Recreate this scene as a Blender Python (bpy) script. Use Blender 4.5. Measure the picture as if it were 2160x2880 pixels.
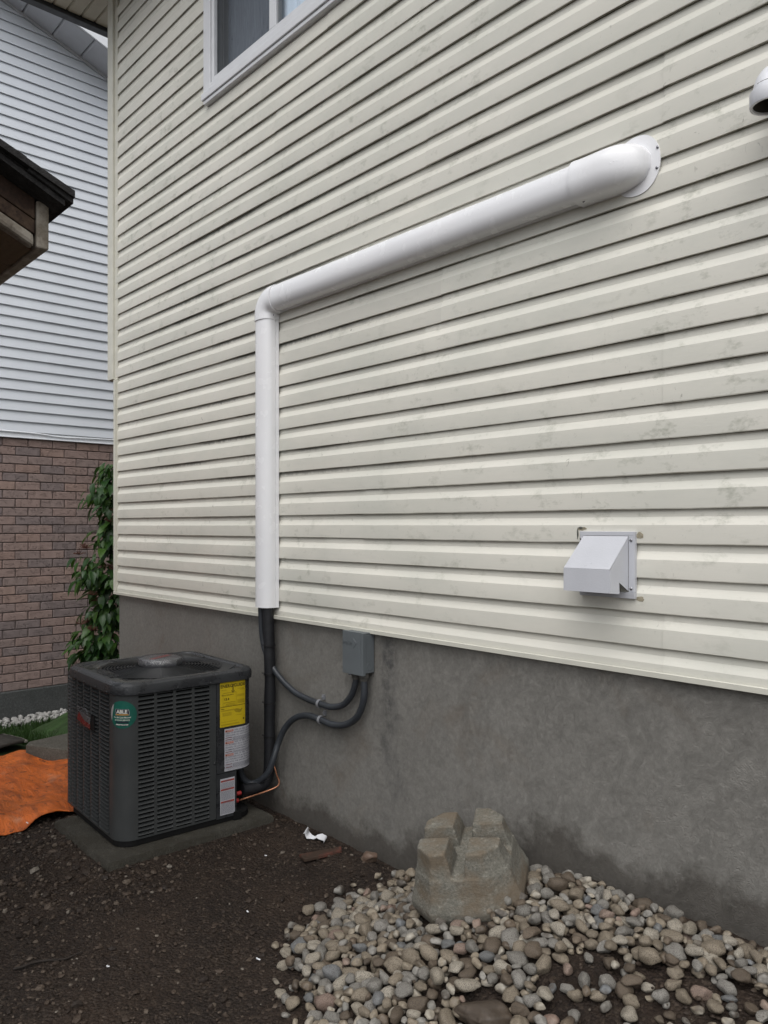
import bpy, math, random
import numpy as np
from mathutils import Vector, Matrix, noise as mnoise

R = math.radians
random.seed(7)
rng = np.random.default_rng(11)
for o in list(bpy.data.objects):
    bpy.data.objects.remove(o)
scene = bpy.context.scene
COL = scene.collection

# ------------------------------------------------------------------ camera, sky, sun, exposure
cam_data = bpy.data.cameras.new('camera')
cam_data.sensor_fit = 'VERTICAL'
cam_data.sensor_height = 36.0
cam_data.lens = 36.0 * 2190 / 2880
cam_data.shift_y = 40.0 / 2880
cam_data.clip_start = 0.05
cam_data.clip_end = 500
cam = bpy.data.objects.new('camera', cam_data)
COL.objects.link(cam)
cam.location = (0, -2.379, 1.53)
cam.rotation_euler = (R(90), 0, R(90 - 42.27))
scene.camera = cam

SUN_DIR = Vector((0.36, -0.50, 1.1)).normalized()
world = bpy.data.worlds.new('World')
scene.world = world
world.use_nodes = True
wn = world.node_tree.nodes
wl = world.node_tree.links
for n in list(wn):
    wn.remove(n)
w_out = wn.new('ShaderNodeOutputWorld')
w_bg = wn.new('ShaderNodeBackground')
w_sky = wn.new('ShaderNodeTexSky')
w_sky.sky_type = 'NISHITA'
w_sky.sun_disc = False
w_sky.sun_elevation = math.asin(SUN_DIR.z)
w_sky.sun_rotation = math.atan2(SUN_DIR.x, SUN_DIR.y)
w_sky.air_density = 1.0
w_sky.dust_density = 3.0
w_hs = wn.new('ShaderNodeHueSaturation')
w_hs.inputs['Saturation'].default_value = 0.26
wl.new(w_sky.outputs[0], w_hs.inputs['Color'])
wl.new(w_hs.outputs[0], w_bg.inputs['Color'])
w_bg.inputs['Strength'].default_value = 0.10
wl.new(w_bg.outputs[0], w_out.inputs['Surface'])

sun_data = bpy.data.lights.new('sun', 'SUN')
sun_data.energy = 1.5
sun_data.angle = R(80)
sun_data.color = (1.0, 0.985, 0.96)
sun = bpy.data.objects.new('sun', sun_data)
COL.objects.link(sun)
sun.rotation_euler = SUN_DIR.to_track_quat('Z', 'Y').to_euler()

scene.view_settings.view_transform = 'Standard'
scene.view_settings.look = 'None'
scene.view_settings.gamma = 1.0
scene.view_settings.exposure = 0.70
scene.view_settings.use_curve_mapping = False

# ------------------------------------------------------------------ mesh helpers
WLOC = {}


class MB:
    """collects vertices and faces (world coordinates unless built with local=True)"""

    def __init__(self):
        self.v = []
        self.f = []
        self.m = []

    def add(self, vs, fs, mi=0):
        b = len(self.v)
        self.v.extend([tuple(p) for p in vs])
        for f in fs:
            self.f.append(tuple(i + b for i in f))
            self.m.append(mi)
        return self

    def box(self, x0, x1, y0, y1, z0, z1, mi=0):
        vs = [(x, y, z) for z in (z0, z1) for y in (y0, y1) for x in (x0, x1)]
        return self.add(vs, [(0, 2, 3, 1), (4, 5, 7, 6), (0, 1, 5, 4), (2, 6, 7, 3), (0, 4, 6, 2), (1, 3, 7, 5)], mi)

    def hexa(self, bot, top, mi=0):
        """four bottom and four top corners, both counter-clockwise seen from above"""
        return self.add(list(bot) + list(top),
                        [(3, 2, 1, 0), (4, 5, 6, 7), (0, 1, 5, 4), (1, 2, 6, 5), (2, 3, 7, 6), (3, 0, 4, 7)], mi)

    def loft(self, rings, closed=True, cap0=True, cap1=True, mi=0):
        n = len(rings[0])
        vs = [p for r in rings for p in r]
        fs = []
        for k in range(len(rings) - 1):
            for i in range(n if closed else n - 1):
                j = (i + 1) % n
                fs.append((k * n + i, k * n + j, (k + 1) * n + j, (k + 1) * n + i))
        if closed and cap0:
            fs.append(tuple(reversed(range(n))))
        if closed and cap1:
            fs.append(tuple(range((len(rings) - 1) * n, len(rings) * n)))
        return self.add(vs, fs, mi)

    def tube(self, path, r, n=10, caps=True, mi=0, closed=False):
        P = [Vector(p) for p in path]
        m = len(P)
        rad = r if hasattr(r, '__len__') else [r] * m
        tang = []
        for i in range(m):
            a = P[i - 1] if (i > 0 or closed) else P[i]
            b = P[(i + 1) % m] if (i < m - 1 or closed) else P[i]
            tang.append((b - a).normalized())
        t = tang[0]
        ref = Vector((0, 0, 1)) if abs(t.z) < 0.9 else Vector((1, 0, 0))
        nrm = (ref - t * ref.dot(t)).normalized()
        rings = []
        for i in range(m):
            t = tang[i]
            nrm = (nrm - t * nrm.dot(t)).normalized()
            b = t.cross(nrm)
            rings.append([P[i] + (nrm * math.cos(2 * math.pi * k / n) + b * math.sin(2 * math.pi * k / n)) * rad[i] for k in range(n)])
        if closed:
            rings.append(rings[0])
            return self.loft(rings, cap0=False, cap1=False, mi=mi)
        return self.loft(rings, cap0=caps, cap1=caps, mi=mi)

    def lathe(self, prof, c=(0, 0, 0), n=24, mi=0, caps=True):
        rings = [[(c[0] + r * math.cos(2 * math.pi * k / n), c[1] + r * math.sin(2 * math.pi * k / n), c[2] + z) for k in range(n)] for r, z in prof]
        return self.loft(rings, cap0=caps, cap1=caps, mi=mi)

    def prism(self, poly, fn, d0, d1, mi=0):
        """2D polygon extruded between depth d0 and d1; fn(u, v, d) -> point"""
        return self.loft([[fn(u, v, d0) for u, v in poly], [fn(u, v, d1) for u, v in poly]], mi=mi)

    def mesh(self, name, mats, sharp=None, shift=None):
        me = bpy.data.meshes.new(name)
        vs = self.v
        if shift is not None:
            vs = [(p[0] - shift[0], p[1] - shift[1], p[2] - shift[2]) for p in vs]
        me.from_pydata(vs, [], self.f)
        for m in (mats if isinstance(mats, (list, tuple)) else [mats]):
            me.materials.append(m)
        if any(self.m):
            me.polygons.foreach_set('material_index', self.m)
        if sharp is not None:
            me.polygons.foreach_set('use_smooth', [True] * len(me.polygons))
            me.set_sharp_from_angle(angle=R(sharp))
        me.update()
        return me

    def build(self, name, mats, parent=None, sharp=None, local=False, bevel=None, at=None):
        sh = None
        w = Vector((0, 0, 0))
        if parent is not None and not local:
            w = WLOC[parent.name]
        loc = Vector((0, 0, 0))
        if at is not None:
            loc = Vector(at) - w
            sh = Vector(at)
        elif not local:
            sh = w
        me = self.mesh(name, mats, sharp, sh if not local else None)
        o = bpy.data.objects.new(name, me)
        COL.objects.link(o)
        if at is not None:
            o.location = loc
        WLOC[o.name] = (w + loc) if not local else Vector((0, 0, 0))
        if parent is not None:
            o.parent = parent
        if bevel:
            md = o.modifiers.new('edge', 'BEVEL')
            md.width = bevel
            md.segments = 2
            md.limit_method = 'ANGLE'
            md.angle_limit = R(40)
        return o


def tag(o, label=None, cat=None, group=None, kind=None):
    if label:
        o['label'] = label
    if cat:
        o['category'] = cat
    if group:
        o['group'] = group
    if kind:
        o['kind'] = kind
    return o


def thing(name, loc, label, cat, group=None, rz=0.0):
    o = bpy.data.objects.new(name, None)
    o.empty_display_size = 0.1
    COL.objects.link(o)
    o.location = loc
    o.rotation_euler = (0, 0, rz)
    WLOC[o.name] = Vector(loc)
    return tag(o, label, cat, group)


def inst(name, me, parent, loc, rot=(0, 0, 0), scale=(1, 1, 1)):
    """another object on shared mesh data; loc in the parent's space"""
    o = bpy.data.objects.new(name, me)
    COL.objects.link(o)
    o.location = loc
    o.rotation_euler = rot
    o.scale = scale
    if parent is not None:
        o.parent = parent
    WLOC[o.name] = Vector(loc) + (WLOC[parent.name] if parent is not None else Vector((0, 0, 0)))
    return o


def smooth_path(pts, k=6):
    P = [Vector(p) for p in pts]
    P = [P[0] * 2 - P[1]] + P + [P[-1] * 2 - P[-2]]
    out = []
    for i in range(1, len(P) - 2):
        a, b, c, d = P[i - 1:i + 3]
        for s in range(k):
            t = s / k
            out.append(0.5 * ((2 * b) + (c - a) * t + (2 * a - 5 * b + 4 * c - d) * t * t + (3 * b - a - 3 * c + d) * t ** 3))
    out.append(P[-2])
    return out


def sstep(t):
    t = max(0.0, min(1.0, t))
    return t * t * (3 - 2 * t)


# ------------------------------------------------------------------ material helpers
class NT:
    def __init__(self, name):
        self.mat = bpy.data.materials.new(name)
        self.mat.use_nodes = True
        self.t = self.mat.node_tree
        self.b = self.t.nodes['Principled BSDF']

    def n(self, typ, **kw):
        nd = self.t.nodes.new('ShaderNode' + typ)
        for k, v in kw.items():
            setattr(nd, k, v)
        return nd

    def set(self, sock, val):
        if hasattr(val, 'is_linked'):
            self.t.links.new(val, sock)
        else:
            sock.default_value = val

    def pos(self):
        if not hasattr(self, '_pos'):
            self._pos = self.n('NewGeometry')
        return self._pos.outputs['Position']

    def objco(self):
        if not hasattr(self, '_tc'):
            self._tc = self.n('TexCoord')
        return self._tc.outputs['Object']

    def sep(self, vec):
        s = self.n('SeparateXYZ')
        self.set(s.inputs[0], vec)
        return s.outputs

    def map(self, vec, scale=(1, 1, 1), loc=(0, 0, 0), rot=(0, 0, 0)):
        m = self.n('Mapping')
        self.set(m.inputs[0], vec)
        m.inputs['Location'].default_value = loc
        m.inputs['Rotation'].default_value = rot
        m.inputs['Scale'].default_value = scale
        return m.outputs[0]

    def noise(self, vec, scale, detail=4, rough=0.55, dist=0.0):
        t = self.n('TexNoise')
        self.set(t.inputs['Vector'], vec)
        t.inputs['Scale'].default_value = scale
        t.inputs['Detail'].default_value = detail
        t.inputs['Roughness'].default_value = rough
        t.inputs['Distortion'].default_value = dist
        return t.outputs['Fac']

    def math(self, op, a, b=0.0, clamp=False):
        m = self.n('Math', operation=op)
        m.use_clamp = clamp
        self.set(m.inputs[0], a)
        self.set(m.inputs[1], b)
        return m.outputs[0]

    def ramp(self, fac, stops):
        r = self.n('ValToRGB')
        self.set(r.inputs[0], fac)
        e = r.color_ramp.elements
        while len(e) < len(stops):
            e.new(0.5)
        for el, (p, c) in zip(e, stops):
            el.position = p
            el.color = (c, c, c, 1) if not hasattr(c, '__len__') else (*c, 1)
        return r.outputs[0]

    def rng(self, fac, a, b, c=0.0, d=1.0):
        m = self.n('MapRange')
        m.clamp = True
        self.set(m.inputs[0], fac)
        m.inputs[1].default_value = a
        m.inputs[2].default_value = b
        m.inputs[3].default_value = c
        m.inputs[4].default_value = d
        return m.outputs[0]

    def mix(self, fac, a, b, mode='MIX'):
        m = self.n('MixRGB', blend_type=mode)
        self.set(m.inputs[0], fac)
        for s, v in ((m.inputs[1], a), (m.inputs[2], b)):
            if hasattr(v, 'is_linked'):
                self.t.links.new(v, s)
            else:
                s.default_value = (*v, 1)
        return m.outputs[0]

    def rand(self):
        return self.n('ObjectInfo').outputs['Random']

    def bump(self, h, strength=0.3, dist=0.01):
        b = self.n('Bump')
        b.inputs['Strength'].default_value = strength
        b.inputs['Distance'].default_value = dist
        self.set(b.inputs['Height'], h)
        self.t.links.new(b.outputs[0], self.b.inputs['Normal'])
        return b

    def fin(self, color=None, rough=0.6, spec=None, metal=None):
        if color is not None:
            if hasattr(color, 'is_linked'):
                self.t.links.new(color, self.b.inputs['Base Color'])
            else:
                self.b.inputs['Base Color'].default_value = (*color, 1)
        self.set(self.b.inputs['Roughness'], rough)
        if spec is not None:
            self.b.inputs['Specular IOR Level'].default_value = spec
        if metal is not None:
            self.b.inputs['Metallic'].default_value = metal
        return self.mat


def plain(name, col, rough=0.6, spec=0.5, metal=0.0, var=0.12, scale=9.0, bump=0.0, bscale=120.0):
    """a coloured surface with gentle mottling and optional fine relief"""
    t = NT(name)
    p = t.objco()
    f = t.noise(p, scale, 5)
    c = t.mix(t.rng(f, 0.3, 0.7), tuple(x * (1 - var) for x in col), tuple(min(1, x * (1 + var)) for x in col))
    if bump:
        t.bump(t.noise(p, bscale, 3), bump, 0.004)
    rr = t.rng(t.noise(p, scale * 2.3, 3), 0.3, 0.7, max(0.05, rough - 0.08), min(1, rough + 0.08))
    return t.fin(c, rr, spec, metal)


COURSE = 0.1143
Z0 = 1.0157


def mat_siding():
    t = NT('cream_vinyl')
    p = t.pos()
    s = t.sep(p)
    base = t.mix(t.rng(t.noise(p, 0.9, 3), 0.3, 0.7), (0.662, 0.646, 0.576), (0.696, 0.677, 0.610))
    tone = t.rng(t.rand(), 0, 1, 0.955, 1.03)
    base = t.mix(1.0, base, tone, 'MULTIPLY')
    # grey-green algae film in soft patches
    film = t.rng(t.noise(t.map(p, (0.8, 1, 2.2)), 1.7, 6, 0.62), 0.42, 0.64)
    base = t.mix(t.math('MULTIPLY', film, 0.38), base, (0.465, 0.480, 0.430))
    smear = t.rng(t.noise(t.map(p, (1.0, 1, 1.6), (7, 0, 3)), 9.0, 6, 0.72), 0.545, 0.70)
    zone = t.rng(t.noise(p, 0.75, 2), 0.42, 0.56)
    base = t.mix(t.math('MULTIPLY', t.math('MULTIPLY', smear, zone), 0.62), base, (0.28, 0.29, 0.23))
    # small scuffs and scratches
    sc = t.rng(t.noise(t.map(p, (1.3, 1, 0.7), (1, 2, 0), (0, 0.9, 0)), 26.0, 5, 0.75, 1.2), 0.635, 0.70)
    scz = t.rng(t.noise(p, 1.3, 2), 0.47, 0.62)
    base = t.mix(t.math('MULTIPLY', t.math('MULTIPLY', sc, scz), 0.75), base, (0.17, 0.16, 0.135))
    # brown line at each drip edge, mould in long runs under some of them
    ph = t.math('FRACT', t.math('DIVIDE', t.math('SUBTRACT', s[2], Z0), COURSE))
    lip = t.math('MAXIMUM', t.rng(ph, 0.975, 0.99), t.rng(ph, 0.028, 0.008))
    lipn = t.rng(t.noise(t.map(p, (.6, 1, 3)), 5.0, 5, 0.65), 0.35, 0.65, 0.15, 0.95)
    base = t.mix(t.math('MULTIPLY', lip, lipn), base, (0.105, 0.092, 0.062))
    run = t.rng(t.noise(t.map(p, (0.55, 1, 7.0), (3.3, 0, 1.7)), 1.5, 4, 0.55), 0.47, 0.55)
    zx = t.math('MULTIPLY', t.rng(s[0], -5.35, -4.6), t.rng(s[0], -2.2, -3.3))
    zz = t.math('MULTIPLY', t.rng(s[2], 1.5, 1.9), t.rng(s[2], 4.2, 3.4))
    under = t.rng(t.math('ADD', ph, t.math('MULTIPLY', t.noise(t.map(p, (1, 1, .2)), 45.0, 3, 0.7), 0.22)), 0.93, 1.04)
    m = t.math('MULTIPLY', t.math('MULTIPLY', run, under), t.math('MULTIPLY', zx, zz))
    base = t.mix(t.math('MULTIPLY', m, 0.72), base, (0.02, 0.02, 0.014))
    t.bump(t.noise(t.map(p, (0.25, 1, 2.2)), 90.0, 4, 0.6), 0.10, 0.003)
    return t.fin(base, t.rng(film, 0, 1, 0.42, 0.6), 0.35)


def mat_parging():
    t = NT('grey_parging')
    p = t.pos()
    s = t.sep(p)
    big = t.rng(t.noise(p, 1.4, 5, 0.6), 0.3, 0.7)
    c = t.mix(big, (0.203, 0.196, 0.180), (0.228, 0.220, 0.202))
    c = t.mix(t.math('MULTIPLY', t.rng(t.noise(p, 60, 4, 0.7), 0.35, 0.75), 0.45), c, (0.095, 0.089, 0.080))
    c = t.mix(t.math('MULTIPLY', t.rng(t.noise(p, 2.6, 6, 0.65, 0.6), 0.56, 0.72), 0.35), c, (0.13, 0.095, 0.066))
    # damp dark stain running down beside the box
    dx = t.math('ABSOLUTE', t.math('ADD', s[0], t.math('ADD', 2.42, t.math('MULTIPLY', t.noise(t.map(p, (1, 1, .7)), 5.0, 4), 0.36))))
    st = t.math('MULTIPLY', t.rng(dx, 0.115, 0.02), t.rng(s[2], 0.05, 0.75))
    st = t.math('MULTIPLY', st, t.rng(t.noise(p, 22, 4, 0.7), 0.3, 0.62))
    c = t.mix(t.math('MULTIPLY', st, 0.75), c, (0.052, 0.052, 0.054))
    # soil splash near the ground, with a ragged edge
    gz = t.math('ADD', t.math('MULTIPLY', t.rng(s[0], -2.6, -1.75), 0.30), 0.10)
    h = t.math('SUBTRACT', s[2], gz)
    edge = t.math('ADD', h, t.math('MULTIPLY', t.math('SUBTRACT', t.noise(p, 4.0, 7, 0.72), 0.5), 0.42))
    spl = t.rng(edge, 0.055, -0.03)
    c = t.mix(t.math('MULTIPLY', spl, 0.66), c, (0.036, 0.029, 0.023))
    pale = t.rng(t.noise(t.map(p, (1, 1, .8), (5, 1, 2)), 17, 4, 0.7, 0.8), 0.70, 0.74)
    c = t.mix(t.math('MULTIPLY', pale, 0.22), c, (0.32, 0.31, 0.28))
    # broom and trowel swirls
    sw = t.noise(t.map(p, (1, 1, 1)), 7.0, 2, 0.5, 0.0)
    rotv = t.n('VectorRotate', rotation_type='Y_AXIS')
    t.set(rotv.inputs['Vector'], p)
    t.set(rotv.inputs['Angle'], t.math('MULTIPLY', sw, 3.2))
    br = t.noise(t.map(rotv.outputs[0], (26, 60, 150)), 1.0, 3, 0.6)
    fine = t.noise(p, 180, 3, 0.6)
    hgt = t.math('ADD', t.math('MULTIPLY', br, 0.7), t.math('MULTIPLY', fine, 0.5))
    c = t.mix(t.math('MULTIPLY', t.rng(br, 0.48, 0.68), 0.15), c, (0.085, 0.079, 0.070))
    t.bump(hgt, 0.7, 0.009)
    return t.fin(c, 0.86, 0.25)


def mat_soil():
    t = NT('dark_soil')
    p = t.pos()
    f = t.noise(p, 2.2, 6, 0.6)
    c = t.ramp(f, [(0.30, (0.015, 0.0090, 0.0058)), (0.5, (0.027, 0.0163, 0.0102)), (0.72, (0.041, 0.0248, 0.0152))])
    g = t.rng(t.noise(p, 55, 6, 0.75), 0.3, 0.7)
    c = t.mix(t.math('MULTIPLY', g, 0.55), c, (0.010, 0.008, 0.007))
    v = t.n('TexVoronoi')
    t.set(v.inputs['Vector'], p)
    v.inputs['Scale'].default_value = 85
    ch = t.rng(v.outputs['Distance'], 0.0, 0.75, 1.0, 0.0)
    vc = t.math('MULTIPLY', t.rng(t.sep(v.outputs['Color'])[0], 0.72, 0.95), 0.55)
    c = t.mix(vc, c, (0.066, 0.048, 0.035))
    hgt = t.math('ADD', t.math('MULTIPLY', ch, 0.6), t.math('MULTIPLY', t.noise(p, 38, 6, 0.7), 1.0))
    t.bump(hgt, 0.9, 0.018)
    return t.fin(c, t.rng(t.noise(p, 7, 4), 0.35, 0.7, 0.55, 0.95), 0.3)


def mat_concrete(name, c1, c2, mossy=None, relief=0.9, dist=0.008):
    t = NT(name)
    p = t.objco()
    c = t.mix(t.rng(t.noise(p, 6, 6, 0.65), 0.3, 0.7), c1, c2)
    c = t.mix(t.math('MULTIPLY', t.rng(t.noise(p, 130, 4, 0.7), 0.4, 0.65), 0.7), c, tuple(x * 0.45 for x in c1))
    c = t.mix(t.math('MULTIPLY', t.rng(t.noise(p, 48, 5, 0.75), 0.56, 0.68), 0.55), c, tuple(min(1, x * 1.7) for x in c2))
    if mossy:
        c = t.mix(t.math('MULTIPLY', t.rng(t.noise(p, 9, 5, 0.65), 0.42, 0.62), 0.75), c, mossy)
    t.bump(t.math('ADD', t.noise(p, 40, 5, 0.65), t.math('MULTIPLY', t.noise(p, 160, 3), 0.8)), relief, dist)
    return t.fin(c, 0.85, 0.3)


def mat_stone(name, c1, c2, spot):
    t = NT(name)
    p = t.objco()
    r = t.n('ObjectInfo')
    rnd = r.outputs['Random']
    geo = t.n('NewGeometry')
    isl = geo.outputs['Random Per Island']
    rr = t.math('FRACT', t.math('ADD', rnd, isl))
    sh = t.n('VectorMath', operation='ADD')
    t.set(sh.inputs[0], p)
    cmb = t.n('CombineXYZ')
    t.set(cmb.inputs[0], t.math('MULTIPLY', rr, 37.0))
    t.set(cmb.inputs[1], t.math('MULTIPLY', rr, 91.0))
    t.set(sh.inputs[1], cmb.outputs[0])
    q = sh.outputs[0]
    c = t.mix(rr, c1, c2)
    c = t.mix(t.math('MULTIPLY', t.rng(t.noise(q, 22, 5, 0.7), 0.42, 0.66), 0.8), c, spot)
    c = t.mix(t.math('MULTIPLY', t.rng(t.noise(q, 120, 4, 0.75), 0.46, 0.66), 0.38), c, tuple(x * 0.4 for x in c1))
    c = t.mix(t.math('MULTIPLY', t.rng(t.noise(q, 13, 3, 0.6), 0.50, 0.62), 0.75), c, (0.045, 0.034, 0.025))
    t.bump(t.math('ADD', t.noise(q, 45, 4, 0.6), t.math('MULTIPLY', t.noise(q, 170, 3), 0.5)), 0.45, 0.004)
    return t.fin(c, t.rng(t.noise(q, 18, 3), 0.35, 0.65, 0.42, 0.8), 0.4)


def mat_brick(name, c1, c2):
    t = NT(name)
    p = t.objco()
    rr = t.rand()
    c = t.mix(rr, c1, c2)
    sh = t.n('VectorMath', operation='ADD')
    t.set(sh.inputs[0], p)
    cmb = t.n('CombineXYZ')
    t.set(cmb.inputs[1], t.math('MULTIPLY', rr, 53.0))
    t.set(sh.inputs[1], cmb.outputs[0])
    q = sh.outputs[0]
    c = t.mix(t.math('MULTIPLY', t.rng(t.noise(q, 16, 5, 0.65), 0.4, 0.7), 0.45), c, tuple(x * 0.62 for x in c1))
    # short curved gouges pressed into the face
    w = t.noise(t.map(q, (1, 30, 62)), 1.0, 1, 0.4, 1.5)
    worm = t.rng(t.math('ABSOLUTE', t.math('SUBTRACT', w, 0.60)), 0.0, 0.022)
    worm = t.math('MAXIMUM', worm, t.rng(t.noise(t.map(q, (1, 14, 20), (2, 5, 1)), 1.0, 1), 0.46, 0.55, 1.0, 0.0))
    t.bump(t.math('ADD', t.math('MULTIPLY', worm, 1.0), t.math('MULTIPLY', t.noise(q, 150, 3), 0.15)), 1.0, 0.016)
    return t.fin(c, 0.85, 0.25)


def mat_wood(name, c1, c2, pale=None, along=(1, 14, 14)):
    t = NT(name)
    p = t.objco()
    g = t.noise(t.map(p, along), 6.0, 6, 0.65, 0.4)
    c = t.mix(t.rng(g, 0.3, 0.7), c1, c2)
    if pale:
        c = t.mix(t.math('MULTIPLY', t.rng(t.noise(p, 9, 5, 0.7), 0.48, 0.62), 0.8), c, pale)
    c = t.mix(t.math('MULTIPLY', t.rng(t.noise(p, 31, 5, 0.7), 0.58, 0.7), 0.7), c, tuple(x * 0.35 for x in c1))
    t.bump(g, 0.35, 0.004)
    return t.fin(c, 0.75, 0.3)


def mat_leaf(name, c1, c2, rough=0.38):
    t = NT(name)
    p = t.objco()
    rr = t.rand()
    isl = t.n('NewGeometry').outputs['Random Per Island']
    c = t.mix(t.math('FRACT', t.math('ADD', rr, isl)), c1, c2)
    c = t.mix(t.math('MULTIPLY', t.noise(p, 30, 3), 0.3), c, tuple(x * 0.5 for x in c1))
    t.b.inputs['Transmission Weight'].default_value = 0.0
    m = t.fin(c, rough, 0.35)
    # thin leaf: a little light passes through
    tr = t.n('BsdfTranslucent')
    t.set(tr.inputs[0], t.mix(0.0, (c2[0] * 1.4, c2[1] * 1.3, c2[2]), (0, 0, 0)))
    mx = t.n('MixShader')
    mx.inputs[0].default_value = 0.22
    t.t.links.new(t.b.outputs[0], mx.inputs[1])
    t.t.links.new(tr.outputs[0], mx.inputs[2])
    t.t.links.new(mx.outputs[0], t.t.nodes['Material Output'].inputs[0])
    return m


def mat_wet_white():
    t = NT('wet_white_plastic')
    p = t.pos()
    c = t.mix(t.rng(t.noise(p, 3.0, 4), 0.3, 0.7), (0.76, 0.765, 0.785), (0.80, 0.80, 0.815))
    streak = t.rng(t.noise(t.map(p, (60, 60, 3)), 1.0, 4, 0.6), 0.60, 0.72)
    c = t.mix(t.math('MULTIPLY', streak, 0.06), c, (0.52, 0.52, 0.53))
    v = t.n('TexVoronoi')
    t.set(v.inputs['Vector'], p)
    v.inputs['Scale'].default_value = 95
    keep = t.rng(t.sep(v.outputs['Color'])[0], 0.86, 0.88)
    patch = t.rng(t.noise(p, 5, 3), 0.45, 0.6)
    drop = t.math('MULTIPLY', t.rng(v.outputs['Distance'], 0.30, 0.08), t.math('MULTIPLY', keep, patch))
    run = t.rng(t.noise(t.map(p, (7, 60, 14)), 1.0, 5, 0.7, 1.4), 0.60, 0.66)
    t.bump(drop, 0.5, 0.0025)
    return t.fin(c, t.rng(t.noise(p, 12, 3), 0.35, 0.65, 0.16, 0.30), 0.5)


def mat_acpaint():
    t = NT('charcoal_paint')
    p = t.objco()
    c = t.mix(t.rng(t.noise(p, 4, 4), 0.3, 0.7), (0.034, 0.0365, 0.0372), (0.042, 0.0445, 0.0445))
    dust = t.rng(t.noise(t.map(p, (1, 1, .4)), 14, 5, 0.7), 0.55, 0.8)
    c = t.mix(t.math('MULTIPLY', dust, 0.22), c, (0.09, 0.088, 0.083))
    t.bump(t.noise(p, 260, 2), 0.08, 0.002)
    return t.fin(c, t.rng(t.noise(p, 9, 4), 0.3, 0.7, 0.38, 0.55), 0.4)


def mat_accap():
    t = NT('wet_black_cap')
    p = t.objco()
    wet = t.rng(t.noise(p, 7, 5, 0.65), 0.45, 0.55)
    c = t.mix(wet, (0.028, 0.030, 0.0325), (0.019, 0.020, 0.0225))
    v = t.n('TexVoronoi')
    t.set(v.inputs['Vector'], p)
    v.inputs['Scale'].default_value = 130
    drop = t.rng(v.outputs['Distance'], 0.45, 0.1)
    t.bump(t.math('ADD', t.math('MULTIPLY', drop, 0.5), t.noise(p, 60, 4)), 0.4, 0.003)
    return t.fin(c, t.rng(wet, 0, 1, 0.42, 0.22), 0.5)


def mat_glass():
    t = NT('window_glass')
    tr = t.n('BsdfTransparent')
    tr.inputs[0].default_value = (0.92, 0.95, 0.97, 1)
    gl = t.n('BsdfGlossy')
    gl.inputs['Roughness'].default_value = 0.02
    gl.inputs[0].default_value = (0.95, 0.97, 1.0, 1)
    fr = t.n('Fresnel')
    fr.inputs[0].default_value = 1.9
    mx = t.n('MixShader')
    gb_ = t.n('NewGeometry')
    t.set(mx.inputs[0], t.math('MULTIPLY', fr.outputs[0], t.math('SUBTRACT', 1.0, gb_.outputs['Backfacing'])))
    t.t.links.new(tr.outputs[0], mx.inputs[1])
    t.t.links.new(gl.outputs[0], mx.inputs[2])
    t.t.links.new(mx.outputs[0], t.t.nodes['Material Output'].inputs[0])
    return t.mat


def mat_film():
    t = NT('clear_plastic_wrap')
    p = t.objco()
    tr = t.n('BsdfTransparent')
    tr.inputs[0].default_value = (0.85, 0.85, 0.87, 1)
    gl = t.n('BsdfGlossy')
    gl.inputs['Roughness'].default_value = 0.12
    b = t.n('Bump')
    b.inputs['Strength'].default_value = 0.8
    b.inputs['Distance'].default_value = 0.006
    t.set(b.inputs['Height'], t.noise(p, 70, 4, 0.7, 1.0))
    t.t.links.new(b.outputs[0], gl.inputs['Normal'])
    mx = t.n('MixShader')
    mx.inputs[0].default_value = 0.13
    t.t.links.new(tr.outputs[0], mx.inputs[1])
    t.t.links.new(gl.outputs[0], mx.inputs[2])
    t.t.links.new(mx.outputs[0], t.t.nodes['Material Output'].inputs[0])
    return t.mat


def mat_screen():
    t = NT('insect_screen')
    p = t.objco()
    tr = t.n('BsdfTransparent')
    df = t.n('BsdfDiffuse')
    df.inputs[0].default_value = (0.20, 0.225, 0.26, 1)
    mx = t.n('MixShader')
    f = t.noise(t.map(p, (30, 1, 4)), 1.0, 3, 0.6, 2.0)
    t.set(mx.inputs[0], t.rng(f, 0.3, 0.7, 0.58, 0.82))
    t.t.links.new(tr.outputs[0], mx.inputs[1])
    t.t.links.new(df.outputs[0], mx.inputs[2])
    t.t.links.new(mx.outputs[0], t.t.nodes['Material Output'].inputs[0])
    return t.mat


def mat_tarp():
    t = NT('orange_tarp')
    p = t.objco()
    c = t.mix(t.rng(t.noise(p, 3, 5), 0.3, 0.7), (0.55, 0.118, 0.018), (0.64, 0.162, 0.030))
    c = t.mix(t.math('MULTIPLY', t.rng(t.noise(t.map(p, (1, 2.5, 1)), 5, 6, 0.7, 0.8), 0.44, 0.66), 0.75), c, (0.19, 0.052, 0.018))
    c = t.mix(t.math('MULTIPLY', t.rng(t.noise(p, 22, 5, 0.72), 0.57, 0.66), 0.85), c, (0.045, 0.022, 0.012))
    c = t.mix(t.math('MULTIPLY', t.rng(t.noise(t.map(p, (1, 1, 1), (4, 4, 4)), 6, 3, 0.6), 0.62, 0.72), 0.35), c, (0.6, 0.33, 0.2))
    w = t.noise(t.map(p, (5, 16, 5), (0, 0, 0), (0, 0, 0.5)), 1.6, 6, 0.65, 1.2)
    t.bump(w, 0.7, 0.02)
    return t.fin(c, 0.5, 0.35)


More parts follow.
